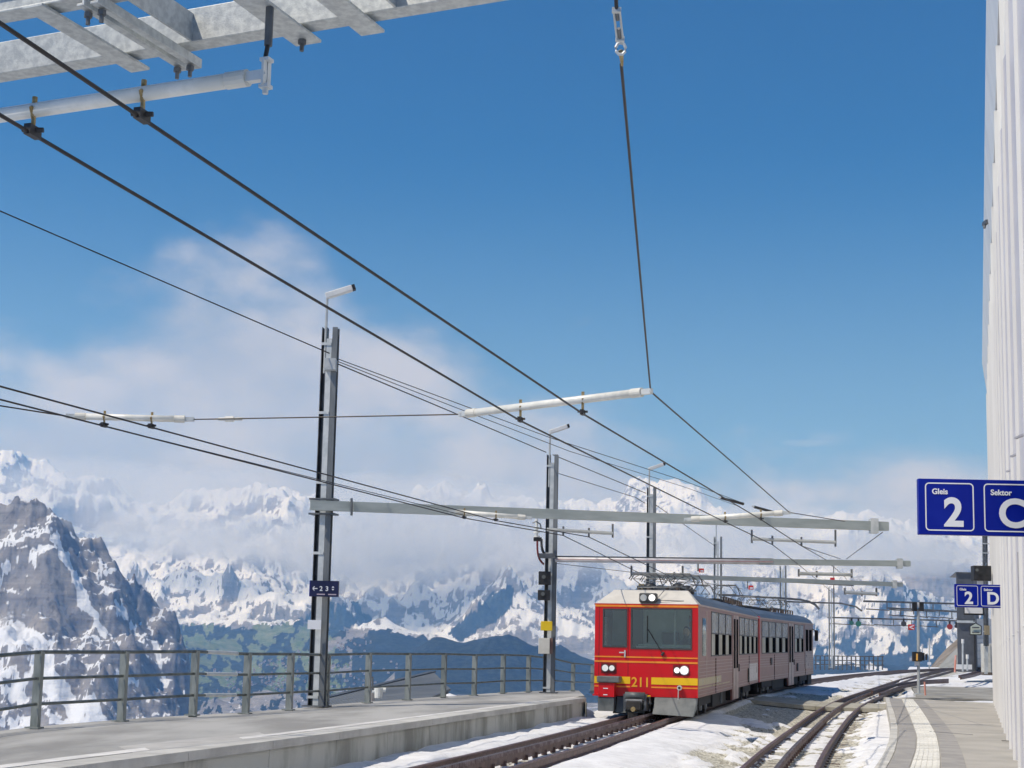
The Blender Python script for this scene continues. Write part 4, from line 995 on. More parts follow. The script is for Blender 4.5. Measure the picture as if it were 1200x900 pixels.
mb.bar(e + Vector((0, 0, .06)), e + Vector((0, 0, .075)), .045, .045, up=side); mb.bar(e - Vector((0, 0, .045)), e - Vector((0, 0, .06)), .045, .045, up=side); mb.tube([e - Vector((0, 0, .06)), e - Vector((0, 0, .085))], .013, 6)
mb.build('rod_eye', galv_l, hg)
# middle tube above the platform gap, and left middle tube
za_ = ZW + .11
ma, mb_ = G(540, 485.5, za_), G(762, 458.5, za_)
d1, d2 = on_tube(ma, mb_, 610) - Vector((0, 0, .14)), on_tube(ma, mb_, 683) - Vector((0, 0, .14))
spreader(ma, mb_, .040, (d1, d2), 'long white insulator tube with two brass clamps in the middle of the sky')
la_t, lb_t = G(79, 487.5, za_ ), G(226, 491.5, za_)
f1, f2 = on_tube(la_t, lb_t, 122.5) - Vector((0, 0, .10)), on_tube(la_t, lb_t, 178) - Vector((0, 0, .10))
spreader(la_t, lb_t, .036, (f1, f2), 'white insulator tube with two brass clamps left of the first mast')
# tubes at the first cross beam
ra, rb_ = P(803, 609, 28.2), P(925, 600.5, 27.6)
g1, g2 = on_tube(ra, rb_, 850) - Vector((0, 0, .10)), on_tube(ra, rb_, 892) - Vector((0, 0, .10))
spreader(ra, rb_, .05, (g1, g2), 'white insulator tube in front of the long cross beam, at its right half')
oa, ob = P(527, 599.5, 27.8), P(622, 607, 28.0)
i1, i2 = on_tube(oa, ob, 544) - Vector((0, 0, .1)), on_tube(oa, ob, 581) - Vector((0, 0, .1))
spreader(oa, ob, .045, (i1, i2), 'white insulator tube in front of the long cross beam, at its left half')
def trapeze(x0, y0, x1, y1, D, ytop, cl, label, hang=(0, 1)):
    th = thing('wire_trapeze', label, 'wire support', tuple(P(x0, y0, D)), 'small bars hung under the cross beams')
    a, b = P(x0, y0, D), P(x1, y1, D + .2); MB().tube([a, b], .036 * D / 30, 8).build('bar', galv, th)
    out = []
    for s_, (x, y) in enumerate(((x0, y0), (x1, y1))):
        if s_ in hang: MB().tube([P(x, y + 5 * 30 / D, D + .2 * s_), P(x, ytop + 1, D + .2 * s_)], .022 * D / 30, 6).build('hanger', galv_d, th)
    for cx_ in cl:
        t = (cx_ - x0) / (x1 - x0); p = a.lerp(b, t); w = p - Vector((0, 0, .10)); MB().tube([p + Vector((0, 0, .08)), w], .02 * D / 30, 6).build('wire_clip', galv_d, th); out.append(w)
    return out
r1 = trapeze(881, 631.5, 979, 635.5, 30.2, 620, (905, 939), 'bar with two clips hung under the long cross beam, right of its middle')
l1 = trapeze(641, 620.5, 718, 625, 29.6, 613, (660, 690), 'bar with two clips hung under the long cross beam at the second mast', hang=(1,))
r2 = trapeze(936, 672, 998, 673.5, 42.2, 666, (957,), 'small bar hung under the second cross beam at its right end')
r3 = trapeze(740, 672, 800, 674, 42, 662, (760, 790), 'small bar hung under the second cross beam above the front pantograph')
r4 = trapeze(990, 694, 1027, 696, 56, 688, (1010,), 'small bar hung under the third cross beam at its right end')
# ---------------------------------------------------------------- wires
def wire(pts, r, label, cat='wire', group='contact wires of the railway', name='contact_wire', sag=0):
    out = []
    for a, b in zip(pts[:-1], pts[1:]):
        n = 10
        for k in range(n): 
            t = k / n; out.append(Vector(a).lerp(Vector(b), t) - Vector((0, 0, sag * 4 * t * (1 - t))))
    out.append(Vector(pts[-1]))
    mb = MB().tube(out, r, 6); o = mb.build(name, wire_m, None); return tag(o, label, cat, group)
def ext(a, b, t): return Vector(a).lerp(Vector(b), t)
wire([ext(d2, c2_, 2.0), c2_, d2, g2, r1[1], P(968, 656, 42), P(990, 676, 58), P(1010, 705, 100)], .0095, 'upper dark contact wire running from top left past the middle tube to the right track')
wire([ext(d1, c1_, 2.0), c1_, d1, g1, r1[0], P(935, 661, 42), P(985, 702, 98)], .0095, 'second dark contact wire just below the upper one, over the right track')
wire([ext(i2, f2, 3.2), f2, i2, l1[1], r3[1], P(870, 690, 60)], .0095, 'dark contact wire from the left edge across the first mast over the left track')
wire([ext(i1, f1, 3.2), f1, i1, l1[0], r3[0], P(845, 690, 60)], .0095, 'lowest dark contact wire from the left edge over the left track')
wire([f1, P(350, 556, 23), i1 + Vector((0, 0, .05))], .006, 'thin auxiliary wire just above the lowest contact wire', name='auxiliary_wire')
wire([ext(P(70, 486.5, 16.2), P(-60, 466, 15), 5), P(70, 486.5, 16.2), la_t], .008, 'short stay cable tied to the left end of the left insulator tube', 'cable', 'stay cables', 'stay_cable')
wire([lb_t, P(395, 488.5, 15.9), ma], .0075, 'stay cable stretched level between the left and middle insulator tubes', 'cable', 'stay cables', 'stay_cable')
cl_ = thing('cable_clamp', 'small white cable clamp on the level stay cable left of the mast', 'clamp', tuple(P(270, 491, 16.2)))
MB().tube([P(256, 491, 16.2), P(284, 490.8, 16.2)], .018, 8).build('sleeve', galv_l, cl_); MB().tube([P(264, 491, 16.2), P(274, 490.9, 16.2)], .032, 8).build('body', ceram, cl_)
tbk = [P(722, 2, 6.5), P(728, 75, 6.9)]
wire([tbk[1], mb_ + Vector((0, 0, .03))], .008, 'steep stay cable from the turnbuckle down to the middle insulator tube', 'cable', 'stay cables', 'stay_cable')
wire([mb_, P(862, 545, 21), rb_, P(990, 611, 30.5)], .0085, 'stay cable slanting from the middle insulator tube to the cross beam', 'cable', 'stay cables', 'stay_cable')
wire([P(1034, 624, 31), P(992, 655, 42.3)], .009, 'short stay cable from the end of the long cross beam to the second one', 'cable', 'stay cables', 'stay_cable')
wire([ext(P(386, 414, 28), P(-40, 230, 22), 2.6), P(386, 414, 28)], .011, 'feeder cable from the left edge up to the top of the first mast', 'cable', 'feeder cables', 'feeder_cable')
wire([P(397, 421, 28.2), P(645, 513, 38), P(800, 563, 46), P(872, 590, 52)], .009, 'upper feeder cable from the first mast across the sky to the right', 'cable', 'feeder cables', 'feeder_cable', .0)
wire([P(397, 424, 28.2), P(530, 476, 32), P(668, 529, 38), P(800, 570, 46), P(862, 592, 52)], .008, 'middle feeder cable from the first mast across the sky to the right', 'cable', 'feeder cables', 'feeder_cable')
wire([P(397, 427, 28.2), P(530, 483, 33.5), P(640, 530, 40.6)], .012, 'feeder cable from the first mast to the top of the second mast', 'cable', 'feeder cables', 'feeder_cable')
wire([P(648, 533, 40.7), P(757, 578, 49.9)], .012, 'feeder cable from the top of the second mast to the third mast', 'cable', 'feeder cables', 'feeder_cable')
wire([P(655, 555, 40.7), P(745, 583, 49.5), P(756, 590, 49.9)], .01, 'thin lower feeder cable between the second and third masts', 'cable', 'feeder cables', 'feeder_cable')
wire([P(650, 660, 40.7), P(752, 672, 49.9)], .009, 'thin wire below the second cross beam from the second to the third mast', 'cable', 'feeder cables', 'feeder_cable')
wire([P(766, 590, 50), P(838, 640, 69.8)], .012, 'feeder cable from the third mast to the fourth mast', 'cable', 'feeder cables', 'feeder_cable')
wire([P(940, 640, 30.4), P(985, 655, 42)], .009, 'short slack wire between the two cross beams on the right', 'cable', 'stay cables', 'stay_cable')
for (x, y, x2, y2, D) in ((845, 583.5, 871, 590.5, 29), (884, 594, 906, 600, 30)):
    th = thing('rod_insulator', 'black rod insulator in the wires above the long cross beam, %s one' % ('left' if x < 860 else 'right'), 'insulator', tuple(P(x, y, D)), 'black rod insulators')
    MB().tube([P(x, y, D), P(x2, y2, D + .4)], .028, 8).build('rod', dark, th); MB().tube([P(x - 3, y - 1, D), P(x, y, D)], .015, 6).build('end_cap', galv_l, th)
MB().tube([P(x, y, D) for x, y, D in ((412, 584, 28), (412, 604, 28))], .025, 6).build('beam_clip', galv_d, m1)
# turnbuckle
tk = thing('turnbuckle', 'steel turnbuckle with shackle at the top of the steep stay cable', 'turnbuckle', tuple(tbk[0]))
a, b = P(722.5, 12, 6.55), P(726.5, 46, 6.75); v = b - a; n_ = Vector((1, 0, 0))
for s in (-1, 1): MB().tube([a + n_ * s * .014, b + n_ * s * .014], .0055, 8).build('side_bar', galv, tk)
for p_ in (a, b): MB().box(p_, (.042, .022, .022)).build('end_block', galv_l, tk)
MB().tube([a, a.lerp(b, .33)], .008, 8).build('screw', galv_d, tk); MB().tube([b, a.lerp(b, .62)], .008, 8).build('screw', galv_d, tk)
MB().tube([P(721, -22, 6.45), a], .009, 8).build('eye_rod', dark, tk)
c = P(727.3, 57, 6.82); mb = MB(); mb.tube([c + Vector((0.024 * math.sin(k * .7), 0, .03 * math.cos(k * .7))) for k in range(10)], .008, 8); mb.build('shackle', galv_l, tk)
MB().tube([P(727.5, 60, 6.83), P(729.2, 77, 6.9)], .014, 8, r2=.006).build('wedge_socket', ochre, tk)

# ---------------------------------------------------------------- the red train
red = mat('train_red', (.60, .004, .010), (.52, .010, .014), rough=.33, scale=1.5, spec=.35, coat=.1)
yel = mat('train_yellow', (.82, .50, .006), (.88, .56, .01), rough=.35, scale=2)
oran = mat('train_orange', (.78, .24, .02), (.84, .30, .03), rough=.35, scale=2)
cream = mat('cream_cowl', (.58, .555, .50), (.66, .63, .57), rough=.5, scale=3, detail=7)
sidem = mat('dusty_shaded_red_side', (.22, .075, .06), (.32, .165, .135), rough=.38, metal=.1, scale=1.2, detail=8, streak=(1, 1, 4), spec=.5, lo=.3, hi=.7)  # dirty red paint with side shade and snow glare mixed into the colour
sidel = mat('dusty_red_side_glare', (.33, .21, .18), (.44, .33, .29), rough=.35, metal=.1, scale=1.5, detail=8, streak=(1, 1, 4))  # paler copy, snow glare put into the side colour
oliv = mat('shaded_yellow_side', (.34, .26, .07), (.44, .35, .13), rough=.3, metal=.2, scale=2)  # livery yellow dulled to olive as on the shaded side
seam_m = mat('dark_seam', (.06, .035, .03), rough=.7)
roofm = mat('slate_roof', (.085, .105, .145), (.13, .155, .20), rough=.5, scale=2, metal=.2, streak=(1, .2, 1))
skirt = mat('grey_skirt', (.075, .09, .095), (.14, .155, .16), rough=.5, scale=3)
under = mat('dark_underframe', (.012, .013, .014), (.035, .033, .032), rough=.75, scale=6)
cabm = mat('cab_interior', (.66, .74, .68), (.76, .82, .78), rough=.7)
lens_w = mat('lamp_glass', (.75, .76, .78), rough=.12, emit=((1, .97, .92), .9))
lens_p = mat('lamp_dim', (.74, .75, .76), rough=.15, emit=((1, .97, .92), .2))
lens_o = mat('lamp_off', (.50, .52, .52), rough=.15)
gl = bpy.data.materials.new('clear_cab_glass'); gl.use_nodes = True; t_ = gl.node_tree; t_.nodes.clear()
tr_ = NN(t_, 'ShaderNodeBsdfTransparent'); tr_.inputs[0].default_value = (.90, .97, .93, 1); gs_ = NN(t_, 'ShaderNodeBsdfGlossy'); gs_.inputs['Roughness'].default_value = .03; gs_.inputs[0].default_value = (.9, .95, .95, 1)
fz = NN(t_, 'ShaderNodeFresnel'); fz.inputs[0].default_value = 1.6; mx_ = NN(t_, 'ShaderNodeMixShader'); L(t_, M(t_, 'MULTIPLY_ADD', fz.outputs[0], .9, .04, clamp=True), mx_.inputs[0]); L(t_, tr_.outputs[0], mx_.inputs[1]); L(t_, gs_.outputs[0], mx_.inputs[2])
oo = NN(t_, 'ShaderNodeOutputMaterial'); L(t_, mx_.outputs[0], oo.inputs[0])
sg = mat('coach_window_glass', (.006, .006, .007), rough=.6, spec=.0)
W_ = 2.45
class Car:
    def __init__(s, c, d, Lc):
        s.c = Vector(c); s.d = Vector(d); s.n = Vector((d[1], -d[0], 0)).normalized() * .955; s.L = Lc
    def __call__(s, u, t, z): return s.c + s.n * (u - W_) + s.d * t + Vector((0, 0, z))
    def hx(s, mb, u0, u1, t0, t1, z0, z1): 
        return mb.hexa([s(u0, t0, z0), s(u1, t0, z0), s(u1, t1, z0), s(u0, t1, z0), s(u0, t0, z1), s(u1, t0, z1), s(u1, t1, z1), s(u0, t1, z1)])
cA = Car((4.23, 33.5, -.908), (.2487, .9686, .009), 15.35)
cB = Car((8.12, 48.65, -.765), (.3107, .9505, .0108), 14.75)
train = thing('railcar', 'red two-car mountain railcar number 211 standing on the left track', 'train', tuple(cA(1.2, 7, -.46)))
def b(car, name, m, parent, *r, bevel=0):
    mb = MB(); 
    for q_ in r: car.hx(mb, *q_)
    return mb.build(name, m, parent, bevel=bevel)
def side_poly(car, u0, du, outline, name, m, parent):
    return MB().prism([car(u0, t, z) for t, z in outline], car.n * du).build(name, m, parent)
RP = [(0, 2.06), (.10, 2.20), (.32, 2.33), (.62, 2.40), (1.83, 2.40), (2.13, 2.33), (2.35, 2.20), (2.45, 2.06)]
def roof(car, t0, t1, parent, m):
    vs = [car(u, t, z) for t in (t0, t1) for u, z in RP]; n = len(RP)
    fs = [tuple(range(n)), tuple(range(2 * n - 1, n - 1, -1))] + [(i_, i_ + 1, n + i_ + 1, n + i_) for i_ in range(n - 1)] + [(n - 1, 0, n, 2 * n - 1)]
    return MB().add(vs, fs).build('roof', m, parent)
def windows(car, parent, ts, side):
    """tall windows: clear upper light over a narrower lower light beside a dark pillar"""
    un = W_ + .004 if side else -.004; s = 1 if side else -1
    for (ta2, tb3) in ts:
        w = tb3 - ta2
        b(car, 'window_frame', dark, parent, (un - .002 * s, un + .008 * s, ta2, ta2 + .03, .90, 1.97), (un - .002 * s, un + .008 * s, tb3 - .03, tb3, .90, 1.97), (un - .002 * s, un + .008 * s, ta2 + .03, tb3 - .03, .90, .93), (un - .002 * s, un + .008 * s, ta2 + .03, tb3 - .03, 1.94, 1.97), (un - .002 * s, un + .008 * s, ta2 + .03, tb3 - .03, 1.43, 1.46))
        b(car, 'upper_pane', sg_l, parent, (un - .002 * s, un + .004 * s, ta2 + .03, tb3 - .03, 1.46, 1.94))
        b(car, 'lower_pane', sg_l2, parent, (un - .002 * s, un + .003 * s, ta2 + .03, ta2 + w * .52, .93, 1.43))
        b(car, 'dark_pane', sg, parent, (un - .002 * s, un + .0035 * s, ta2 + w * .52, tb3 - .03, .93, 1.43))
sg_l = mat('reflected_light_glass', (.16, .17, .165), (.32, .33, .31), rough=.25, spec=.3, scale=1.3, detail=3)  # reflected light painted into the upper panes as pale grey
sg_l2 = mat('tan_window_glass', (.36, .34, .26), (.50, .49, .42), rough=.4, spec=.2, scale=1.1, detail=3)  # light tan colour of the lower panes
def side_wall(car, parent, side, cuts, doors, z_strip=True, yellow=None):
    u0 = W_ - .05 if side else 0.0; un = W_ if side else 0; s = 1 if side else -1
    cab_ = car is cA
    top = [(car.L, 2.06), (0.051, 2.06)] if not cab_ else [(car.L, 2.06), (1.42, 2.06), (1.42, .92), (.75, .92), (.75, 2.06), (.051, 2.06)]
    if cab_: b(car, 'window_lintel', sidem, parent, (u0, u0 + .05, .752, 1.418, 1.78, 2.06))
    bot = [(0.051, 0.0)] + cuts + [(car.L, 0.0)]
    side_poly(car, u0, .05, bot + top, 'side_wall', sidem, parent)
    e = .004
    mb = MB()
    for z in (.06, .14, .47, .55, .63, .71, .79):
        for (t0, t1) in ((.1, doors[0] - .05), (doors[0] + 1.5, car.L - .1)):
            car.hx(mb, un - .002 * s, un + .014 * s, t0, t1, z, z + .011)
    o = mb.build('side_ribs', sidel, parent)
    for k_ in range(6):
        t_s = .5 + k_ * 2.9
        if k_ in (1, 4) and t_s < car.L - .2 and not (doors[0] - .1 < t_s < doors[0] + 1.6): b(car, 'panel_seam', seam_m, parent, (un - .001 * s, un + .016 * s, t_s, t_s + .02, .02, .86))
    if yellow: b(car, 'shaded_yellow_band', oliv, parent, (un - .001 * s, un + .007 * s, .07, yellow, .26, .42)); b(car, 'shaded_yellow_line', oliv, parent, (un - .001 * s, un + .007 * s, .07, yellow + 2, .20, .225))  # side bands in the shade-dulled yellow
    b(car, 'roof_gutter', sidel, parent, (un - .001 * s, un + .03 * s, .05, car.L, 2.03, 2.07))
    for dt in doors:
        o = b(car, 'door', sidel, parent, (un - .001 * s, un + .018 * s, dt, dt + .66, -.28, 1.98), (un - .001 * s, un + .018 * s, dt + .70, dt + 1.36, -.28, 1.98))
        b(car, 'door_pane', sg, o, (un + .017 * s, un + .024 * s, dt + .14, dt + .52, .55, 1.88), (un + .017 * s, un + .024 * s, dt + .84, dt + 1.22, .55, 1.88))
        b(car, 'door_seam', dark, o, (un + .001 * s, un + .022 * s, dt + .66, dt + .70, -.28, 1.98))
        b(car, 'door_handle', dark, o, (un + .018 * s, un + .045 * s, dt + 1.40, dt + 1.46, .45, .65))
def bogie(car, t, parent):
    mb = MB(); car.hx(mb, .12, W_ - .12, t - 1.15, t + 1.15, -.22, -.02)
    for s in (.25, W_ - .37): car.hx(mb, s, s + .12, t - 1.3, t + 1.3, -.36, -.10)
    for tt_ in (t - .75, t + .75): car.hx(mb, .2, W_ - .2, tt_ - .12, tt_ + .12, -.45, -.25)
    o = mb.build('bogie', under, parent)
    for tt_ in (t - .85, t + .85):
        for u in (.62, W_ - .74):
            MB().tube([car(u, tt_, -.13 - .0), car(u + .13, tt_, -.13)], .33, 16).build('wheel', under, o)
    for tt_ in (t - .5, t + .5):
        MB().tube([car(W_ - .2, tt_, -.05), car(W_ - .2, tt_, -.34)], .07, 8).build('spring', galv_d, o)
body = MB()
# --- car A
cb = b(cA, 'floor', under, train, (.06, W_ - .06, .1, 15.3, .0, .04))
cb.name = 'leading_car_floor'
side_wall(cA, cb, True, [(.2, 0), (7.25, 0.0), (7.3, -.29), (8.95, -.29), (9.0, 0)], [7.42], yellow=4.6)
side_wall(cA, cb, False, [(.2, 0), (7.25, 0.0), (7.3, -.29), (8.95, -.29), (9.0, 0)], [7.42], yellow=4.6)
roof(cA, .55, 15.35, cb, roofm)
b(cA, 'end_wall', red, cb, (.055, W_ - .055, 15.28, 15.34, .045, 2.05))
g1_ = [(2.45 + 1.56 * k, 2.45 + 1.56 * k + 1.48) for k in range(3)]; g2w = [(9.15 + 1.47 * k, 9.15 + 1.47 * k + 1.40) for k in range(4)]
for sd_ in (True, False): windows(cA, cb, g1_ + g2w, sd_)
for sd_, un in ((1, W_), (-1, 0)):
    b(cA, 'cab_side_window', gl, cb, (un - .002 * sd_, un + .008 * sd_, .75, 1.42, .92, 1.78)); b(cA, 'cab_side_frame', sidel, cb, (un - .002 * sd_, un + .006 * sd_, 1.5, 1.62, .3, 1.95))
b(cA, 'equipment_hatch', mat('pale_hatch', (.46, .42, .41), (.56, .52, .50), rough=.3, metal=.2), cb, (W_ - .001, W_ + .014, 12.1, 14.9, .10, .62)); b(cA, 'hatch_handle', dark, cb, (W_ + .001, W_ + .03, 11.7, 11.85, .08, .5))
b(cA, 'joint_band', red, cb, (W_ - .055, W_ + .035, 15.36, 15.62, .0, 2.1))
# --- front of car A
fw = MB(); dw = (.21, .76, 1.10, 1.93); bw_ = (.88, 2.29, 1.07, 1.95)
for r_ in ((0, W_, 0, 1.07), (0, W_, 1.95, 2.06), (0, .21, 1.0701, 1.9499), (.76, .88, 1.0701, 1.9499), (2.29, W_, 1.0701, 1.9499), (.2101, .7599, 1.0701, 1.10), (.2101, .7599, 1.93, 1.9499)):
    cA.hx(fw, r_[0], r_[1], 0, .05, r_[2], r_[3])
front = fw.build('front_wall', red, train)
def ring(u0, u1, z0, z1, w, t0, t1, name, m, parent):
    return b(cA, name, m, parent, (u0, u1, t0, t1, z0, z0 + w), (u0, u1, t0, t1, z1 - w, z1), (u0, u0 + w, t0, t1, z0 + w, z1 - w), (u1 - w, u1, t0, t1, z0 + w, z1 - w))
rub = mat('rubber_seal', (.05, .052, .055), rough=.5)
ring(.19, .78, 1.08, 1.95, .035, -.012, .02, 'door_window_seal', rub, front); ring(.86, 2.31, 1.05, 1.97, .035, -.012, .02, 'windscreen_seal', rub, front)
b(cA, 'door_window_pane', gl, front, (.225, .745, .012, .018, 1.115, 1.915)); b(cA, 'windscreen', gl, front, (.895, 2.275, .012, .018, 1.085, 1.935))
b(cA, 'door_seam', mat('dark_red_seam', (.12, .004, .006), rough=.5), front, (.10, .112, -.003, .0, .02, 2.04), (.80, .812, -.003, .0, .45, 2.04))
b(cA, 'orange_stripe', oran, front, (0.003, W_ - .003, -.007, -.0005, .855, .885), (0.003, W_ - .003, -.007, -.0005, .745, .785)); b(cA, 'orange_stripe', oran, front, (.003, W_ - .003, -.007, -.0005, 1.99, 2.035))
b(cA, 'yellow_band', yel, front, (.003, .86, -.007, -.0005, .275, .43)); b(cA, 'yellow_band', yel, front, (1.36, W_ - .003, -.007, -.0005, .275, .43))
b(cA, 'orange_line', oran, front, (.003, .86, -.007, -.0005, .195, .228), (1.36, W_ - .003, -.007, -.0005, .195, .228))
rotA = Matrix((tuple(cA.n), (0, 0, 1), (0, 0, 0))).transposed()
zc = cA.n.cross(Vector((0, 0, 1))); rotA = Matrix((tuple(cA.n), (0, 0, 1), tuple(zc))).transposed()
text('211', .30, cA(1.11, -.004, .215), rotA, mat('number_yellow', (.85, .42, .02), rough=.4), front, .004, .003, 'CENTER')
b(cA, 'door_handle_plate', galv_l, front, (.715, .745, -.03, -.0005, .86, 1.02)); b(cA, 'door_handle', galv_l, front, (.60, .712, -.045, -.03, .955, .98))
for (u, z, r_, m_) in ((.265, .615, .073, lens_p), (.425, .615, .062, lens_p), (1.965, .60, .062, lens_w), (2.135, .60, .086, lens_w)):
    hs_ = MB().tube([cA(u, .0, z), cA(u, -.035, z)], r_ + .018, 20).build('headlight', rub if r_ < .08 else galv_l, front)
    MB().tube([cA(u, -.034, z), cA(u, -.042, z)], r_, 20).build('lens', m_, hs_)
b(cA, 'headlight_recess', mat('dark_red', (.20, .006, .008), rough=.4), front, (.16, .53, -.006, -.0005, .50, .73)); b(cA, 'headlight_recess', bpy.data.materials['dark_red'], front, (1.87, 2.25, -.006, -.0005, .48, .72))
# cream cowl
mb = MB(); pts_ = [cA(0, 0, 2.062), cA(W_, 0, 2.062), cA(2.16, .42, 2.37), cA(.72, .42, 2.37), cA(0, .56, 2.062), cA(W_, .56, 2.062), cA(2.14, .56, 2.39), cA(.34, .56, 2.39)]
mb.add(pts_, [(0, 1, 2, 3), (3, 2, 6, 7), (1, 5, 6, 2), (0, 3, 7, 4), (4, 7, 6, 5), (0, 4, 5, 1)]); cw = mb.build('cream_cowl', cream, train, bevel=.02)
MB().box(cA(1.27, .04, 2.20), (.40, .20, .21), Matrix.Rotation(-R(14.4), 3, 'Z')).build('roof_lamp_housing', rub, cw, bevel=.03)
for u in (1.17, 1.37): MB().tube([cA(u, -.05, 2.20), cA(u, -.075, 2.20)], .075, 18).build('roof_lamp_lens', lens_w if u > 1.2 else lens_o, cw)
MB().tube([cA(.95, .40, 2.44), cA(1.9, .40, 2.46)], .012, 6).build('handrail', galv_d, cw)
MB().tube([cA(1.62, .30, 2.40), cA(1.45, .02, 2.15), cA(2.1, .1, 2.14)], .010, 6).build('roof_cable', galv_d, cw)
# wiper
mb = MB(); mb.tube([cA(1.62, -.03, .97), cA(1.27, -.03, 1.50)], .010, 6); mb.tube([cA(1.26, -.03, 1.20), cA(1.255, -.03, 1.80)], .009, 6); mb.tube([cA(1.60, -.035, .92), cA(1.66, -.035, .99)], .028, 8); mb.build('wiper', dark, front)
# cab interior
b(cA, 'cab_back_wall', cabm, train, (.06, W_ - .06, 1.9, 1.95, .05, 2.03)); b(cA, 'cab_desk', cabm, train, (.95, W_ - .12, .25, .75, .05, 1.12)); b(cA, 'cab_ceiling_panel', cabm, train, (.06, W_ - .06, .1, 1.9, 2.035, 2.05))
b(cA, 'desk_panel', mat('pale_green_panel', (.36, .46, .38), rough=.6), train, (1.0, W_ - .15, .22, .34, 1.121, 1.16))
b(cA, 'cab_divider', dark, train, (.80, .84, .1, 1.9, .05, 2.03)); b(cA, 'window_post', galv, train, (1.72, 1.76, 1.1, 1.14, 1.0, 2.03)); b(cA, 'cab_poster', mat('dim_poster', (.30, .09, .08), (.18, .12, .25), scale=8, lo=.45, hi=.55), train, (1.98, 2.24, 1.88, 1.898, 1.45, 1.85))
b(cA, 'seat_back', dark, train, (1.40, 1.82, 1.3, 1.4, .7, 1.45))
# driver: one continuous skinned figure, seated at the desk
def figure(name, joints, bones, label, m, parent=None):
    me = bpy.data.meshes.new(name); me.from_pydata([j[0] for j in joints], bones, []); me.materials.append(m)
    o = link(bpy.data.objects.new(name, me)); o.modifiers.new('skin', 'SKIN'); o.modifiers.new('sub', 'SUBSURF').render_levels = 2
    for i_, j in enumerate(joints): me.skin_vertices[0].data[i_].radius = (j[1], j[1]); me.skin_vertices[0].data[i_].use_root = i_ == 0
    return o
def dp(u, t, z): return tuple(cA(u, t, z))
J = [(dp(2.02, 1.25, .62), .15), (dp(2.02, 1.22, .95), .14), (dp(2.02, 1.20, 1.18), .155), (dp(2.02, 1.19, 1.30), .06), (dp(2.02, 1.16, 1.42), .095), (dp(2.02, 1.16, 1.52), .085),
     (dp(1.82, 1.18, 1.20), .06), (dp(1.76, 1.02, .98), .048), (dp(1.84, .80, 1.10), .035), (dp(1.87, .70, 1.13), .03), (dp(2.22, 1.18, 1.20), .06), (dp(2.27, 1.02, .98), .048), (dp(2.18, .80, 1.10), .035), (dp(2.15, .70, 1.13), .03),
     (dp(1.92, 1.0, .58), .085), (dp(1.90, .75, .58), .07), (dp(2.12, 1.0, .58), .085), (dp(2.14, .75, .58), .07)]
B_ = [(0, 1), (1, 2), (2, 3), (3, 4), (4, 5), (2, 6), (6, 7), (7, 8), (8, 9), (2, 10), (10, 11), (11, 12), (12, 13), (0, 14), (14, 15), (0, 16), (16, 17)]
drv = figure('person', J, B_, '', mat('dark_uniform', (.05, .05, .07), rough=.8)); tag(drv, 'driver in dark clothes sitting behind the windscreen of the red train', 'person')
MB().sphere(dp(2.02, 1.115, 1.455), .088, 14, 10, (.85, .95, 1.15)).build('face', mat('skin_tone', (.42, .24, .17), rough=.6), drv, smooth=True)
MB().sphere(dp(2.02, 1.17, 1.50), .095, 14, 10, (.9, 1, .95)).build('hair', dark, drv, smooth=True)
MB().box(dp(2.02, 1.03, 1.445), (.02, .03, .035)).build('nose', mat('skin_tone_nose', (.42, .24, .17), rough=.6), drv)
# front apparatus
b(cA, 'box_lid', skirt, train, (.13, .66, -.34, -.0, .30, .44), bevel=.02); b(cA, 'red_equipment_box', red, train, (.16, .54, -.30, -.0, -.02, .295), bevel=.01)
b(cA, 'box_label', signw, train, (.28, .39, -.305, -.3005, .16, .18), (.28, .38, -.305, -.3005, .02, .04)); b(cA, 'grey_front_plate', skirt, train, (.15, .53, -.28, -.04, -.33, -.025), bevel=.008)
b(cA, 'red_step', red, train, (.0, .15, -.16, -.0, .0, .035)); 
mb = MB(); pl_ = [cA(.56, -.02, -.02), cA(1.22, -.02, -.02), cA(1.22, -.14, -.36), cA(.56, -.14, -.36)]; mb.prism(pl_, cA.d * .04); mb.build('front_skirt', skirt, train)
mb = MB(); pl_ = [cA(1.45, -.02, -.01), cA(2.44, -.02, -.01), cA(2.44, -.16, -.24), cA(2.38, -.30, -.40), cA(1.45, -.34, -.36)]
mb.add([*pl_, *[p + cA.d * .10 for p in pl_]], [(0, 1, 2, 3, 4), (9, 8, 7, 6, 5), (0, 5, 6, 1), (1, 6, 7, 2), (2, 7, 8, 3), (3, 8, 9, 4), (4, 9, 5, 0)]); mb.build('snow_plough', skirt, train)
MB().tube([cA(.80, -.28, .02), cA(1.26, -.28, .02)], .085, 16).build('coupler_roller', skirt, train, smooth=True)
cp = b(cA, 'coupler', under, train, (.86, 1.20, -.52, -.05, -.28, -.08), bevel=.02)
MB().tube([cA(.84, -.42, -.10), cA(1.22, -.42, -.10)], .06, 12).build('coupler_jaw', galv_d, cp); MB().tube([cA(1.03, -.55, -.26), cA(1.03, -.3, -.26)], .055, 12).build('coupler_pin', ochre, cp)
b(cA, 'coupler_bracket', galv_d, train, (.76, .82, -.32, -.0, -.30, .06), (1.24, 1.30, -.32, -.0, -.30, .06)); MB().box(cA(1.0, -.42, -.40), (.2, .2, .12)).build('coupler_hook', under, train)
hb = MB().tube([cA(1.34, -.2, .0), cA(1.38, -.26, -.14), cA(1.36, -.24, -.30)], .035, 8).build('air_hose', dark, train); MB().box(cA(1.33, -.2, .02), (.08, .05, .04)).build('hose_tap', yel, train)
fl = MB().tube([cA(2.03, .0, .215), cA(2.03, -.09, .215)], .055, 14).build('front_socket', galv_l, train); MB().tube([cA(2.03, -.088, .215), cA(2.03, -.096, .215)], .03, 10).build('socket_hole', dark, fl)
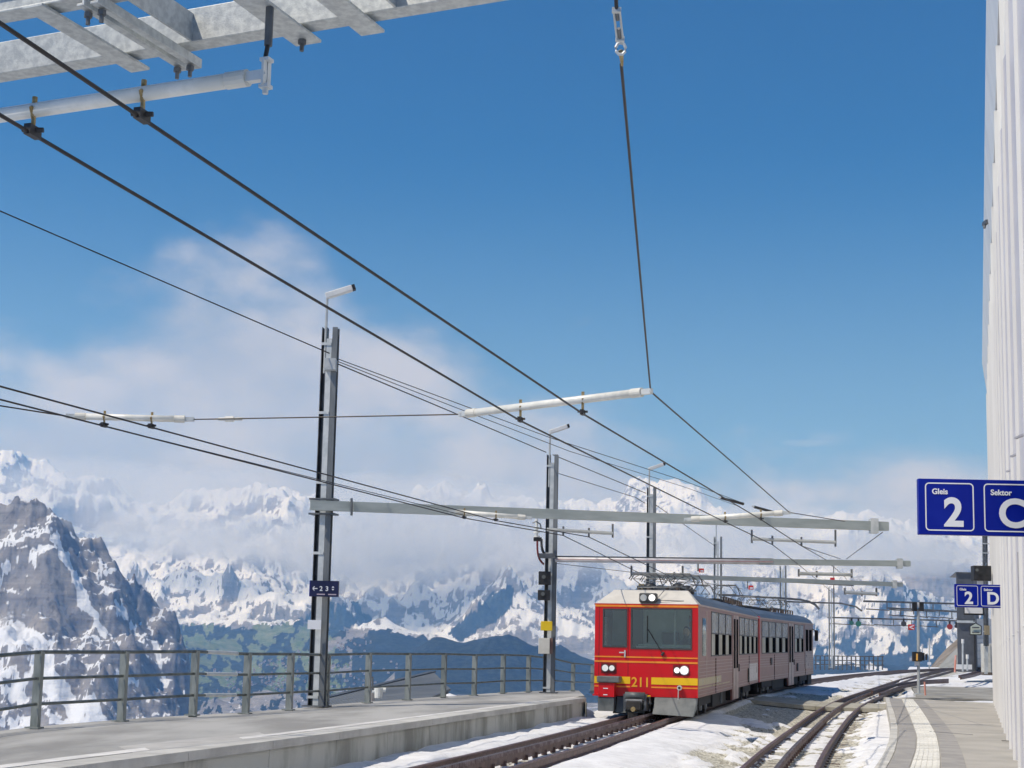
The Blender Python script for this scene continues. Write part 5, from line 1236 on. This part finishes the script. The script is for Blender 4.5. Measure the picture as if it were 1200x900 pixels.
MB().tube([cA(2.0, -.03, .17), cA(2.0, -.05, -.1), cA(1.99, -.04, -.2)], .012, 6).build('socket_cable', galv, train)
for t in (2.2, 12.6): bogie(cA, t, cb)
b(cA, 'underframe_box', under, cb, (.2, W_ - .15, 4.0, 7.0, -.35, -.002)); b(cA, 'underframe_box', under, cb, (.2, W_ - .15, 9.3, 10.9, -.32, -.002)); b(cA, 'tank', galv_d, cb, (W_ - .4, W_ - .1, 5.6, 5.72, -.30, -.003))
# --- car B
cbb = b(cB, 'floor', under, train, (.06, W_ - .06, .1, 14.7, .0, .04)); cbb.name = 'trailing_car_floor'
cutsB = [(.25, 0), (6.9, 0), (6.95, -.29), (8.5, -.29), (8.55, 0)]
for sd_ in (True, False): side_wall(cB, cbb, sd_, cutsB, [7.05]); windows(cB, cbb, [(.55 + 1.6 * k, .55 + 1.6 * k + 1.5) for k in range(4)] + [(8.75 + 1.4 * k, 8.75 + 1.4 * k + 1.3) for k in range(2)], sd_)
roof(cB, .0, 14.75, cbb, roofm)
b(cB, 'end_wall', red, cbb, (.055, W_ - .055, 14.70, 14.76, .045, 2.05)); b(cB, 'end_wall', red, cbb, (.055, W_ - .055, .0, .06, .045, 2.05))
for un, s in ((W_, 1), (0, -1)):
    b(cB, 'cab_door', mat('dark_plum', (.14, .06, .065), (.18, .09, .09), rough=.3), cbb, (un - .001 * s, un + .01 * s, 11.9, 14.4, .25, 1.98)); b(cB, 'cab_window', sg, cbb, (un + .009 * s, un + .014 * s, 12.2, 13.0, .95, 1.8), (un + .009 * s, un + .014 * s, 13.3, 14.2, .95, 1.8))
mr = MB().tube([cB(W_, 14.5, 1.85), cB(W_ + .14, 14.55, 1.78)], .02, 6).build('mirror_arm', dark, cbb); MB().box(cB(W_ + .17, 14.55, 1.58), (.15, .08, .45), Matrix.Rotation(-R(18), 3, 'Z')).build('mirror', dark, mr, bevel=.03)
for t in (2.4, 12.3): bogie(cB, t, cbb)
b(cB, 'underframe_box', under, cbb, (.2, W_ - .15, 3.9, 6.8, -.34, -.002)); b(cB, 'underframe_box', under, cbb, (.2, W_ - .15, 8.8, 10.8, -.30, -.002)); b(cB, 'underframe_box', under, cbb, (.3, W_ - .1, 13.6, 14.9, -.42, -.002))
b(cB, 'brake_lever', dark, cbb, (W_ + .001, W_ + .03, 2.5, 2.8, .52, .75)); b(cB, 'step_box', dark, cbb, (W_ + .001, W_ + .04, 9.4, 9.7, .2, .5))
# --- pantographs and roof gear
def panto(car, t, parent, up_=.55, z0=2.42, w=.75, dome=True):
    cu = W_ / 2
    root = MB(); car.hx(root, cu - w, cu + w, t - .45, t - .40, z0 + .08, z0 + .12); car.hx(root, cu - w, cu + w, t + .40, t + .45, z0 + .08, z0 + .12)
    for u in (cu - w, cu + w - .05): car.hx(root, u, u + .05, t - .399, t + .399, z0 + .08, z0 + .12)
    o = root.build('pantograph', galv_d, parent)
    for u in (cu - w + .05, cu - .25, cu + .2, cu + w - .08):
        MB().tube([car(u, t - .42, z0 - .03), car(u, t - .42, z0 + .085)], .05, 8).build('insulator', mat_ins, o)
    mb = MB()
    for s in (-1, 1):
        for q_ in (-1, 1):
            k1 = car(cu + s * .42 + q_ * .30, t + .05 * q_, z0 + .30); mb.tube([car(cu + s * .42 + q_ * .05, t, z0 + .12), k1, car(cu + s * .42 + q_ * .06, t - .05, z0 + up_)], .013, 6)
        mb.tube([car(cu + s * .42 - .30, t, z0 + .30), car(cu + s * .42 + .30, t, z0 + .30)], .011, 6)
        mb.tube([car(cu + s * .42 - .40, t - .1, z0 + up_ - .16), car(cu + s * .42 - .30, t - .1, z0 + up_ - .02), car(cu + s * .42 + .30, t - .1, z0 + up_ - .02), car(cu + s * .42 + .42, t - .1, z0 + up_ - .18)], .015, 6)
        mb.tube([car(cu + s * .42 - .40, t + .15, z0 + up_ - .18), car(cu + s * .42 - .30, t + .15, z0 + up_ - .03), car(cu + s * .42 + .30, t + .15, z0 + up_ - .03), car(cu + s * .42 + .42, t + .15, z0 + up_ - .3)], .015, 6)
        mb.tube([car(cu + s * .42 + .36, t + .1, z0 + .02), car(cu + s * .42 + .52, t + .1, z0 + .26), car(cu + s * .42 + .36, t + .1, z0 + up_ - .1)], .012, 6)
    mb.build('pantograph_arms', galv_d, o)
    if dome:
        for s in (-.38, .34): MB().sphere(car(cu + s, t + .55, z0 + .06), .19, 12, 8, (1, 1, .95)).build('roof_dome', dark, parent, smooth=True)
mat_ins = mat('brown_insulator', (.05, .035, .03), (.12, .09, .07), rough=.4)
panto(cA, 2.3, cb, .45, w=.55); panto(cA, 3.9, cb, .48, w=.6); panto(cA, 13.0, cb, .6, dome=False); panto(cB, 7.5, cbb, .55, dome=False); panto(cB, 9.6, cbb, .5, dome=False)
b(cA, 'yellow_roof_unit', ochre, cb, (.55, .68, 2.8, 2.95, 2.40, 2.62))
b(cA, 'roof_walkway', under, cb, (.5, 1.9, 8.6, 12.3, 2.401, 2.46)); b(cB, 'roof_walkway', under, cbb, (.5, 1.9, .6, 6.5, 2.401, 2.47))
for car, par, tt_ in ((cA, cb, np.arange(8.4, 13.6, .62)), (cB, cbb, np.arange(5.0, 11.5, .66))):
    for t in tt_:
        MB().tube([car(2.08, t, 2.36), car(2.08, t, 2.50)], .03, 8).build('roof_insulator', mat_ins, par)
    MB().tube([car(2.08, tt_[0], 2.51), car(2.08, tt_[-1], 2.51)], .014, 6).build('roof_conductor', galv_d, par)
# ---------------------------------------------------------------- signals and small things on the right
sp_ = thing('signal_post', 'slim grey signal post with black lamp heads standing at the platform end', 'signal', tuple(P(1076.5, 815, 57)))
MB().tube([P(1076.5, 815, 57), P(1076, 716, 57)], .055, 10).build('pole', galv, sp_); MB().box(P(1076.5, 814, 57), (.32, .32, .1)).build('foot', galv_l, sp_)
for x in (1071.5, 1079.5):
    h_ = MB().box(P(x, 711, 57), (.16, .2, .34)).build('signal_head', dark, sp_, bevel=.01)
MB().box(P(1075.7, 709, 57), (.1, .05, .2)).build('white_plate', signw, sp_)
h_ = MB().box(P(1074.5, 769.5, 56.9), (.34, .16, .36)).build('signal_head', dark, sp_, bevel=.01); MB().bar(P(1074.5, 774, 56.7), P(1074.7, 766, 56.7), .03, .06).build('amber_bar', mat('amber_lamp', (.7, .38, .08), rough=.4, emit=((1, .5, .1), .15)), h_)
MB().box(P(1080.5, 769.5, 57), (.14, .2, .3)).build('signal_head', dark, sp_); MB().box(P(1074.3, 777.5, 56.9), (.16, .02, .17)).build('number_plate', signw, sp_)
st = thing('marker_stake', 'thin salmon-red marker stake beside the foot of the signal post', 'stake', tuple(P(1084.5, 816, 56))); MB().tube([P(1084.5, 816, 56), P(1083.5, 799, 56)], .035, 6).build('stake', mat('salmon_stake', (.66, .25, .18), (.7, .35, .28), rough=.6), st)
st2 = thing('marker_stake', 'pale pink marker stake at the left corner of the grey hut', 'stake', tuple(P(1119, 788, 76))); MB().tube([P(1119, 788, 76), P(1120, 768, 76)], .05, 6).build('stake', bpy.data.materials['salmon_stake'], st2)
# grey hut at the end, its bollard lamps, cabinet, signs
hut_g = mat('dark_grey_panel', (.075, .085, .10), (.11, .12, .14), rough=.6, scale=1.5)
hut = thing('grey_hut', 'tall dark grey hut with a pale roof edge behind the smaller blue sign', 'hut', tuple(P(1132, 786, 78)))
c0, c1 = P(1122.5, 785, 78), P(1143, 785, 78); zt = (hor(1132) - 673) / F * 78; zb2 = c0.z - .1
MB().hexa([Vector((c0.x, 78, zb2)), Vector((c1.x, 78, zb2)), Vector((c1.x + 1.5, 82, zb2)), Vector((c0.x + 1.5, 82, zb2)), Vector((c0.x, 78, zt)), Vector((c1.x, 78, zt)), Vector((c1.x + 1.5, 82, zt)), Vector((c0.x + 1.5, 82, zt))]).build('wall', hut_g, hut)
MB().hexa([Vector((c0.x - .05, 77.9, zt)), Vector((c1.x + 1.4, 77.9, zt)), Vector((c1.x + 2.4, 82.1, zt)), Vector((c0.x + .9, 82.1, zt)), Vector((c0.x - .05, 77.9, zt + .06)), Vector((c1.x + 1.4, 77.9, zt + .06)), Vector((c1.x + 2.4, 82.1, zt + .06)), Vector((c0.x + .9, 82.1, zt + .06))]).build('roof', galv_d, hut)
MB().box(P(1132, 728.5, 77.9), (20.5 * 78 / F, .1, .12)).build('ledge', galv_l, hut); MB().box(P(1142.8, 762, 77.85), (.08, .1, 2.1)).build('corner_trim', dark, hut); MB().box(P(1129.5, 781.5, 77.8), (.8, .15, .25)).build('plinth', white_m, hut)
ann = thing('white_annex', 'white panelled annex with small blue windows right of the grey hut', 'building', tuple(P(1152, 786, 80)))
pe = P(1152, 786, 80); cc0, cc1 = P(1143.6, 785, 80), P(1176, 785, 80); zt2 = (hor(1150) - 726) / F * 80
MB().hexa([Vector((cc0.x, 80, pe.z - .1)), Vector((cc1.x, 80, pe.z - .1)), Vector((cc1.x + 2.2, 86, pe.z - .1)), Vector((cc0.x + 2.2, 86, pe.z - .1)), Vector((cc0.x, 80, zt2)), Vector((cc1.x, 80, zt2)), Vector((cc1.x + 2.2, 86, zt2)), Vector((cc0.x + 2.2, 86, zt2))]).build('wall', white_m, ann)
for (x, y, w, h) in ((1164.5, 751.5, 3, 2.4), (1164.5, 757.5, 3, 2.6)): MB().box(P(x, y, 79.9), (w / F * 80, .06, h / F * 80)).build('window', blue, ann)
for y in (748, 754, 763, 772): MB().box(P(1150, y, 79.93), (13 / F * 80, .04, .03)).build('panel_joint', galv, ann)
MB().box(P(1148, 783.5, 79.8), (9 / F * 80, .2, .14)).build('plinth', sleep_m, ann)
cab = thing('control_cabinet', 'tall beige control cabinet with a small lock beside the platform wall', 'cabinet', tuple(P(1156.5, 788, 66)))
cz0 = P(1156.5, 788, 66); hh = 33 / F * 66
MB().box(cz0 + Vector((0, 0, hh / 2)), (10 / F * 66, .4, hh)).build('body', beige, cab, bevel=.012); MB().box(P(1153.8, 773.5, 65.75), (.035, .03, .16)).build('lock', dark, cab); MB().box(cz0 + Vector((0, -.005, -.06)), (9.6 / F * 66, .38, .12)).build('plinth', sleep_m, cab); MB().box(P(1160.8, 771, 65.78), (.012, .02, hh * .9)).build('door_seam', galv, cab)
for (x, y0, y1, lb) in ((1128.2, 787, 749, 'taller pale bollard lamp in front of the grey hut'), (1133.5, 786, 767, 'shorter pale bollard lamp in front of the grey hut')):
    th = thing('bollard_lamp', lb, 'lamp', tuple(P(x, y0, 72))); MB().tube([P(x, y0, 72), P(x, y1 + 2, 72)], .045, 8).build('post', galv_l, th); MB().tube([P(x, y1 + 5, 72), P(x, y1, 72)], .065, 10).build('lamp_head', white_m, th)
dark_post = thing('sign_post', 'twin dark steel post behind the blue signs near the white wall', 'post', tuple(P(1155.5, 788, 55)))
for dx in (-1.5, 1.7): MB().bar(P(1155.5 + dx, 757, 55), P(1154 + dx, 628, 55), .06, .12, up=(0, 1, 0)).build('upright', galv_d, dark_post)
MB().bar(P(1155.6, 790, 55.1), P(1155.6, 755, 55.1), .1, .1, up=(0, 1, 0)).build('lower_post', galv_l, dark_post)
for y in (637, 648, 740): MB().box(P(1155.3, y, 54.9), (.22, .05, .04)).build('cross_plate', galv_l, dark_post)
MB().box(P(1156.6, 738.5, 54.8), (.16, .12, .34)).build('junction_box', mat('tan_box', (.30, .25, .16), rough=.6), dark_post)
spk = thing('black_signal_box', 'black box above the smaller blue platform sign', 'signal box', tuple(P(1149.7, 672, 44))); MB().box(P(1149.7, 672, 44), (20.5 / F * 44, .3, 17.5 / F * 44)).build('housing', dark, spk, bevel=.01); MB().tube([P(1145, 668, 43.8), P(1145, 668, 43.7)], .045, 10).build('lens', bpy.data.materials['dim_lens'], spk); MB().box(P(1148.4, 683, 43.95), (7 / F * 44, .02, 4.5 / F * 44)).build('white_plate', signw, spk)
MB().tube([P(1150, 672, 44.1), P(1156, 660, 54.8)], .03, 6).build('bracket', galv_d, spk)
wb = thing('white_board', 'blank white board with a black frame hanging below the smaller blue sign', 'board', tuple(P(1141, 716, 40))); MB().box(P(1141, 715.5, 40), (23 / F * 40, .05, 10.5 / F * 40)).build('frame', dark, wb); MB().box(P(1141, 714.8, 39.96), (20.5 / F * 40, .03, 8 / F * 40)).build('panel', signw, wb)
for dx in (-9, 9): MB().tube([P(1141 + dx, 711, 40), P(1141 + dx, 706, 39.5)], .02, 6).build('hanger', galv_d, wb)
hp = thing('house_shaped_plate', 'pale plate shaped like a house with a dark outline in front of the grey hut', 'plate', tuple(P(1143.5, 737, 70)))
def hs(sx, sy, D): return [P(1143.5 + a * sx, 737.5 + b_ * sy, D) for a, b_ in ((-7, 6.8), (7, 6.8), (7, -4), (0, -8), (-7, -4))]
MB().prism(hs(1, 1, 70), (0, .08, 0)).build('border', dark, hp); MB().prism(hs(.84, .84, 69.95), (0, .03, 0)).build('panel', mat('pale_green_plate', (.55, .60, .52), rough=.6), hp)
for y_ in (735.5, 741): MB().box(P(1143.5, y_, 69.9), (.34, .02, .06)).build('print_bar', galv_d, hp)
MB().tube([P(1141.5, 729, 70), P(1141.5, 725, 70)], .025, 6).build('hanger', dark, hp); MB().tube([P(1143.5, 745, 70.05), P(1143.5, 786, 70.05)], .02, 6).build('post', dark, hp)

# ---------------------------------------------------------------- far portals with hanging lamps
def far_portal(x0, y0, x1, y1, D, label):
    th = thing('far_gantry', label, 'gantry', tuple(P(x0, y0, D)), 'thin gantries far along the tracks')
    a, c_ = P(x0, y0, D), P(x1, y1, D + 3); MB().bar(a, c_, .10, .11).build('beam', galv_d, th)
    n = 6
    for k in range(1, n):
        p = a.lerp(c_, k / n); MB().tube([p, p - Vector((0, 0, .35 + .15 * (k % 2)))], .035, 5).build('hanger', galv_d, th)
    for k in range(n - 1):
        p, p2 = a.lerp(c_, (k + .1) / n), a.lerp(c_, (k + 1.1) / n)
        MB().tube([p - Vector((0, 0, .45)), p2 - Vector((0, 0, .5))], .035, 5).build('wire_bar', galv_d, th)
    return th
far_portal(1012, 704.5, 1172, 709, 88, 'thin far gantry with hanging clips, upper one right of the farthest mast')
t2_ = far_portal(970, 723.5, 1122, 727.5, 112, 'thin far gantry carrying round signal lamps, lowest one')
far_portal(1040, 712.5, 1130, 717, 100, 'thin far gantry between the other two, partly behind the signal post')
for (x, y, D, c_, lb, rr) in ((998, 730, 111, (.03, .13, .12), 'left small teal signal lamp hanging from the far gantry', 2.6), (1006, 731, 111, (.03, .15, .12), 'right larger teal signal lamp hanging from the far gantry', 3.3), (1059, 731, 112, (.04, .045, .06), 'black round signal lamp hanging left of the red arrow sign', 3.2), (1113, 734.5, 113, (.26, .03, .035), 'dark red signal lamp hanging left of the grey hut', 3.3), (1120.5, 734, 112, (.02, .02, .03), 'small black signal box hanging beside the dark red lamp', 2.0)):
    th = thing('hanging_signal', lb, 'signal lamp', tuple(P(x, y, D)), 'signal lamps hanging from the far gantry'); r_ = rr / F * D
    MB().tube([P(x, y, D), P(x, y, D - .25)], r_, 12).build('lamp_body', mat('lamp_' + str(int(x)), c_, rough=.4), th, smooth=False); MB().box(P(x, y, D) + Vector((0, 0, r_ + .08)), (.12, .1, .22)).build('hood', dark, th); MB().tube([P(x, y - rr, D), P(x, 724.5, D)], .03, 5).build('rod', galv_d, th)
ar = thing('arrow_sign', 'small red sign with a white arrow pointing left, right of the black lamp', 'sign', tuple(P(1068, 735, 112))); MB().box(P(1068, 735, 112), (7.5 / F * 112, .06, 6.5 / F * 112)).build('panel', redp, ar)
p = P(1068.5, 735, 111.9); mb = MB(); mb.bar(p + Vector((-.18, 0, 0)), p + Vector((.16, 0, .13)), .04, .06); mb.bar(p + Vector((-.18, 0, 0)), p + Vector((.16, 0, -.13)), .04, .06); mb.build('arrow', signw, ar); MB().tube([P(1068, 732, 112), P(1068, 726, 112)], .03, 5).build('rod', galv_d, ar)
fs_ = thing('far_signal_post', 'thin distant signal post with a small white plate right of the signal post', 'signal', tuple(P(1089, 785, 125))); MB().tube([P(1089, 785, 125), P(1089, 748, 125)], .06, 6).build('pole', galv, fs_); MB().box(P(1089, 777.5, 124.9), (.3, .04, .22)).build('plate', signw, fs_); MB().box(P(1085.5, 770, 124.9), (.16, .1, .5)).build('lamp_head', dark, fs_)
# far railing behind the tracks
fr_l = thing('far_railing', 'dark grey railing across the back of the tracks, right of the train', 'railing', tuple(P(960, 783, 118)))
for k in range(16):
    x = 956 + k * 5.2; MB().bar(P(x, 785, 118), P(x, 768.5, 118), .09, .06, up=(0, 1, 0)).build('post', galv_d, fr_l)
for y in (768.5, 773.5, 778.5): MB().tube([P(954, y, 118), P(1036, y + 1, 118)], .04, 6).build('rail', galv_d, fr_l)
# embankment at the right, far
em = mat('brown_scree', (.17, .14, .11), (.30, .26, .22), rough=.95, scale=.35, detail=9, bump=.6, bscale=2)
em2 = mat('grey_gravel_slope', (.24, .245, .23), (.32, .32, .30), rough=.95, scale=.3, detail=9)
def slope_mesh(pts, D0, D1, name, m, lb, n=26, mrows=16):
    vs = []; fs = []
    top_ = [(x, y) for x, y in pts]
    for j in range(mrows + 1):
        t = j / mrows
        for i_ in range(n + 1):
            x = pts[0][0] + (pts[-1][0] - pts[0][0]) * i_ / n; yt = np.interp(x, [p[0] for p in pts], [p[1] for p in pts]); y = 792 * (1 - t) + yt * t; D = D0 + (D1 - D0) * t
            p = P(x, y, D); p.z += .35 * math.sin(x * .9 + j) * t * (1 - t) + .2 * math.sin(x * 2.3 + j * 1.7) * t * (1 - t); vs.append(p)
    k = len(vs)
    for i_ in range(n + 1): p = vs[mrows * (n + 1) + i_].copy(); vs.append(Vector((p.x, p.y + 25, -8)))
    for j in range(mrows + 1):
        for i_ in range(n): a = j * (n + 1) + i_; fs.append((a, a + 1, a + n + 2, a + n + 1))
    o = MB().add(vs, fs).build(name, m, None, smooth=True); return tag(o, lb, kind='structure')
slope_mesh([(1090, 786), (1098, 772), (1108, 761), (1118, 752), (1130, 742), (1180, 715)], 150, 190, 'embankment', em, 'brown stony embankment')
slope_mesh([(1094, 787), (1104, 777), (1114, 766), (1124, 757), (1180, 745)], 128, 150, 'gravel_slope', em2, 'grey gravel slope below the embankment')
# corrugated roof and cowl beyond the railing
rf = thing('corrugated_roof', 'grey corrugated metal roof of a low building beyond the railing', 'roof', tuple(P(470, 830, 62)))
cor = mat('corrugated_grey', (.13, .14, .15), (.19, .20, .205), rough=.6, metal=.3, scale=.6, streak=(1, 1, 1))
A0, A1, B1, B0 = P(330, 841, 52), P(507, 792, 66), P(526, 812, 56), P(420, 862, 40)
A0 = P(380, 823.5, 58); NR = 46
mb = MB()
for k in range(NR + 1):
    t = k / NR; a = A0.lerp(A1, t); c_ = B0.lerp(B1, t); up2 = Vector((0, 0, .10))
    mb.bar(a + up2, c_ + up2, .12, .09)
mb.add([A0, A1, B1, B0, A0 - Vector((0, 0, .2)), A1 - Vector((0, 0, .2)), B1 - Vector((0, 0, .2)), B0 - Vector((0, 0, .2))], [(0, 1, 2, 3), (7, 6, 5, 4), (0, 4, 5, 1), (1, 5, 6, 2), (2, 6, 7, 3), (3, 7, 4, 0)])
mb.build('ribbed_sheet', cor, rf); MB().bar(A0 + Vector((0, 0, .18)), A1 + Vector((0, 0, .18)), .3, .06).build('ridge_cap', galv_d, rf)
ve = thing('vent_cowl', 'pale vent with a round cowl standing just beyond the railing', 'vent', tuple(P(437, 826, 33)))
MB().tube([P(434.5, 830, 33), P(434.5, 812, 33)], 4.2 / F * 33, 12).build('pipe', mat('pinkish_grey_pipe', (.42, .38, .35), (.5, .46, .43), rough=.7), ve); MB().tube([P(443, 818, 33), P(444, 806, 33)], 4.6 / F * 33, 14, r2=5.4 / F * 33).build('cowl', ceram, ve)
MB().tube([P(436, 811, 33), P(443, 812, 33)], .05, 8).build('neck', galv_l, ve); MB().tube([P(452, 808.5, 33), P(447, 808, 33)], .05, 8).build('nozzle', ceram, ve); MB().tube([P(436.6, 811, 33), P(436.6, 793, 33)], .022, 6).build('rod', galv_d, ve)
rk = tag(MB().sphere(P(527, 816.5, 44) - Vector((0, 0, .35)), .45, 8, 5, (1, 1, 1)).build('snow_mound', snow_m, None, smooth=True), 'small white snow mound beyond the railing by the ribbed roof', kind='stuff')
# village houses far down in the valley
vr = random.Random(3); mb = MB(); mb2 = MB()
def tz(x, D):
    j = int(np.argmin(np.abs(pxs - x))); i_ = int(np.argmin(np.abs(Ds - D))); return float(Z[i_, j]), i_, j
for k in range(260):
    if vr.random() < .72: x, D = vr.gauss(330, 34), vr.uniform(5200, 6300)
    else: x, D = vr.gauss(425, 26), vr.uniform(5200, 6200)
    z_, i_, j = tz(x, D); c_ = Vector((float(X[i_, j]), float(Y[i_, j]), z_)); w, d_, h_ = vr.uniform(5, 10), vr.uniform(6, 11), vr.uniform(4, 6.5)
    mb.box(c_ + Vector((0, 0, h_ / 2)), (w, d_, h_)); e_ = h_; q0 = c_ + Vector((0, 0, e_ - .02))
    mb2.add([q0 + Vector((-w * .6, -d_ * .6, 0)), q0 + Vector((w * .6, -d_ * .6, 0)), q0 + Vector((w * .6, d_ * .6, 0)), q0 + Vector((-w * .6, d_ * .6, 0)), q0 + Vector((0, -d_ * .6, 3.4)), q0 + Vector((0, d_ * .6, 3.4))], [(0, 1, 4), (2, 3, 5), (1, 2, 5, 4), (3, 0, 4, 5), (0, 3, 2, 1)])
tag(mb.build('village_walls', mat('village_plaster', (.50, .44, .43), (.68, .62, .60), scale=.02), None), 'pale walls of the far village houses', kind='stuff')
tag(mb2.build('village_roofs', mat('village_roof', (.30, .17, .16), (.48, .38, .37), scale=.05), None), 'reddish roofs of the far village houses', kind='stuff')
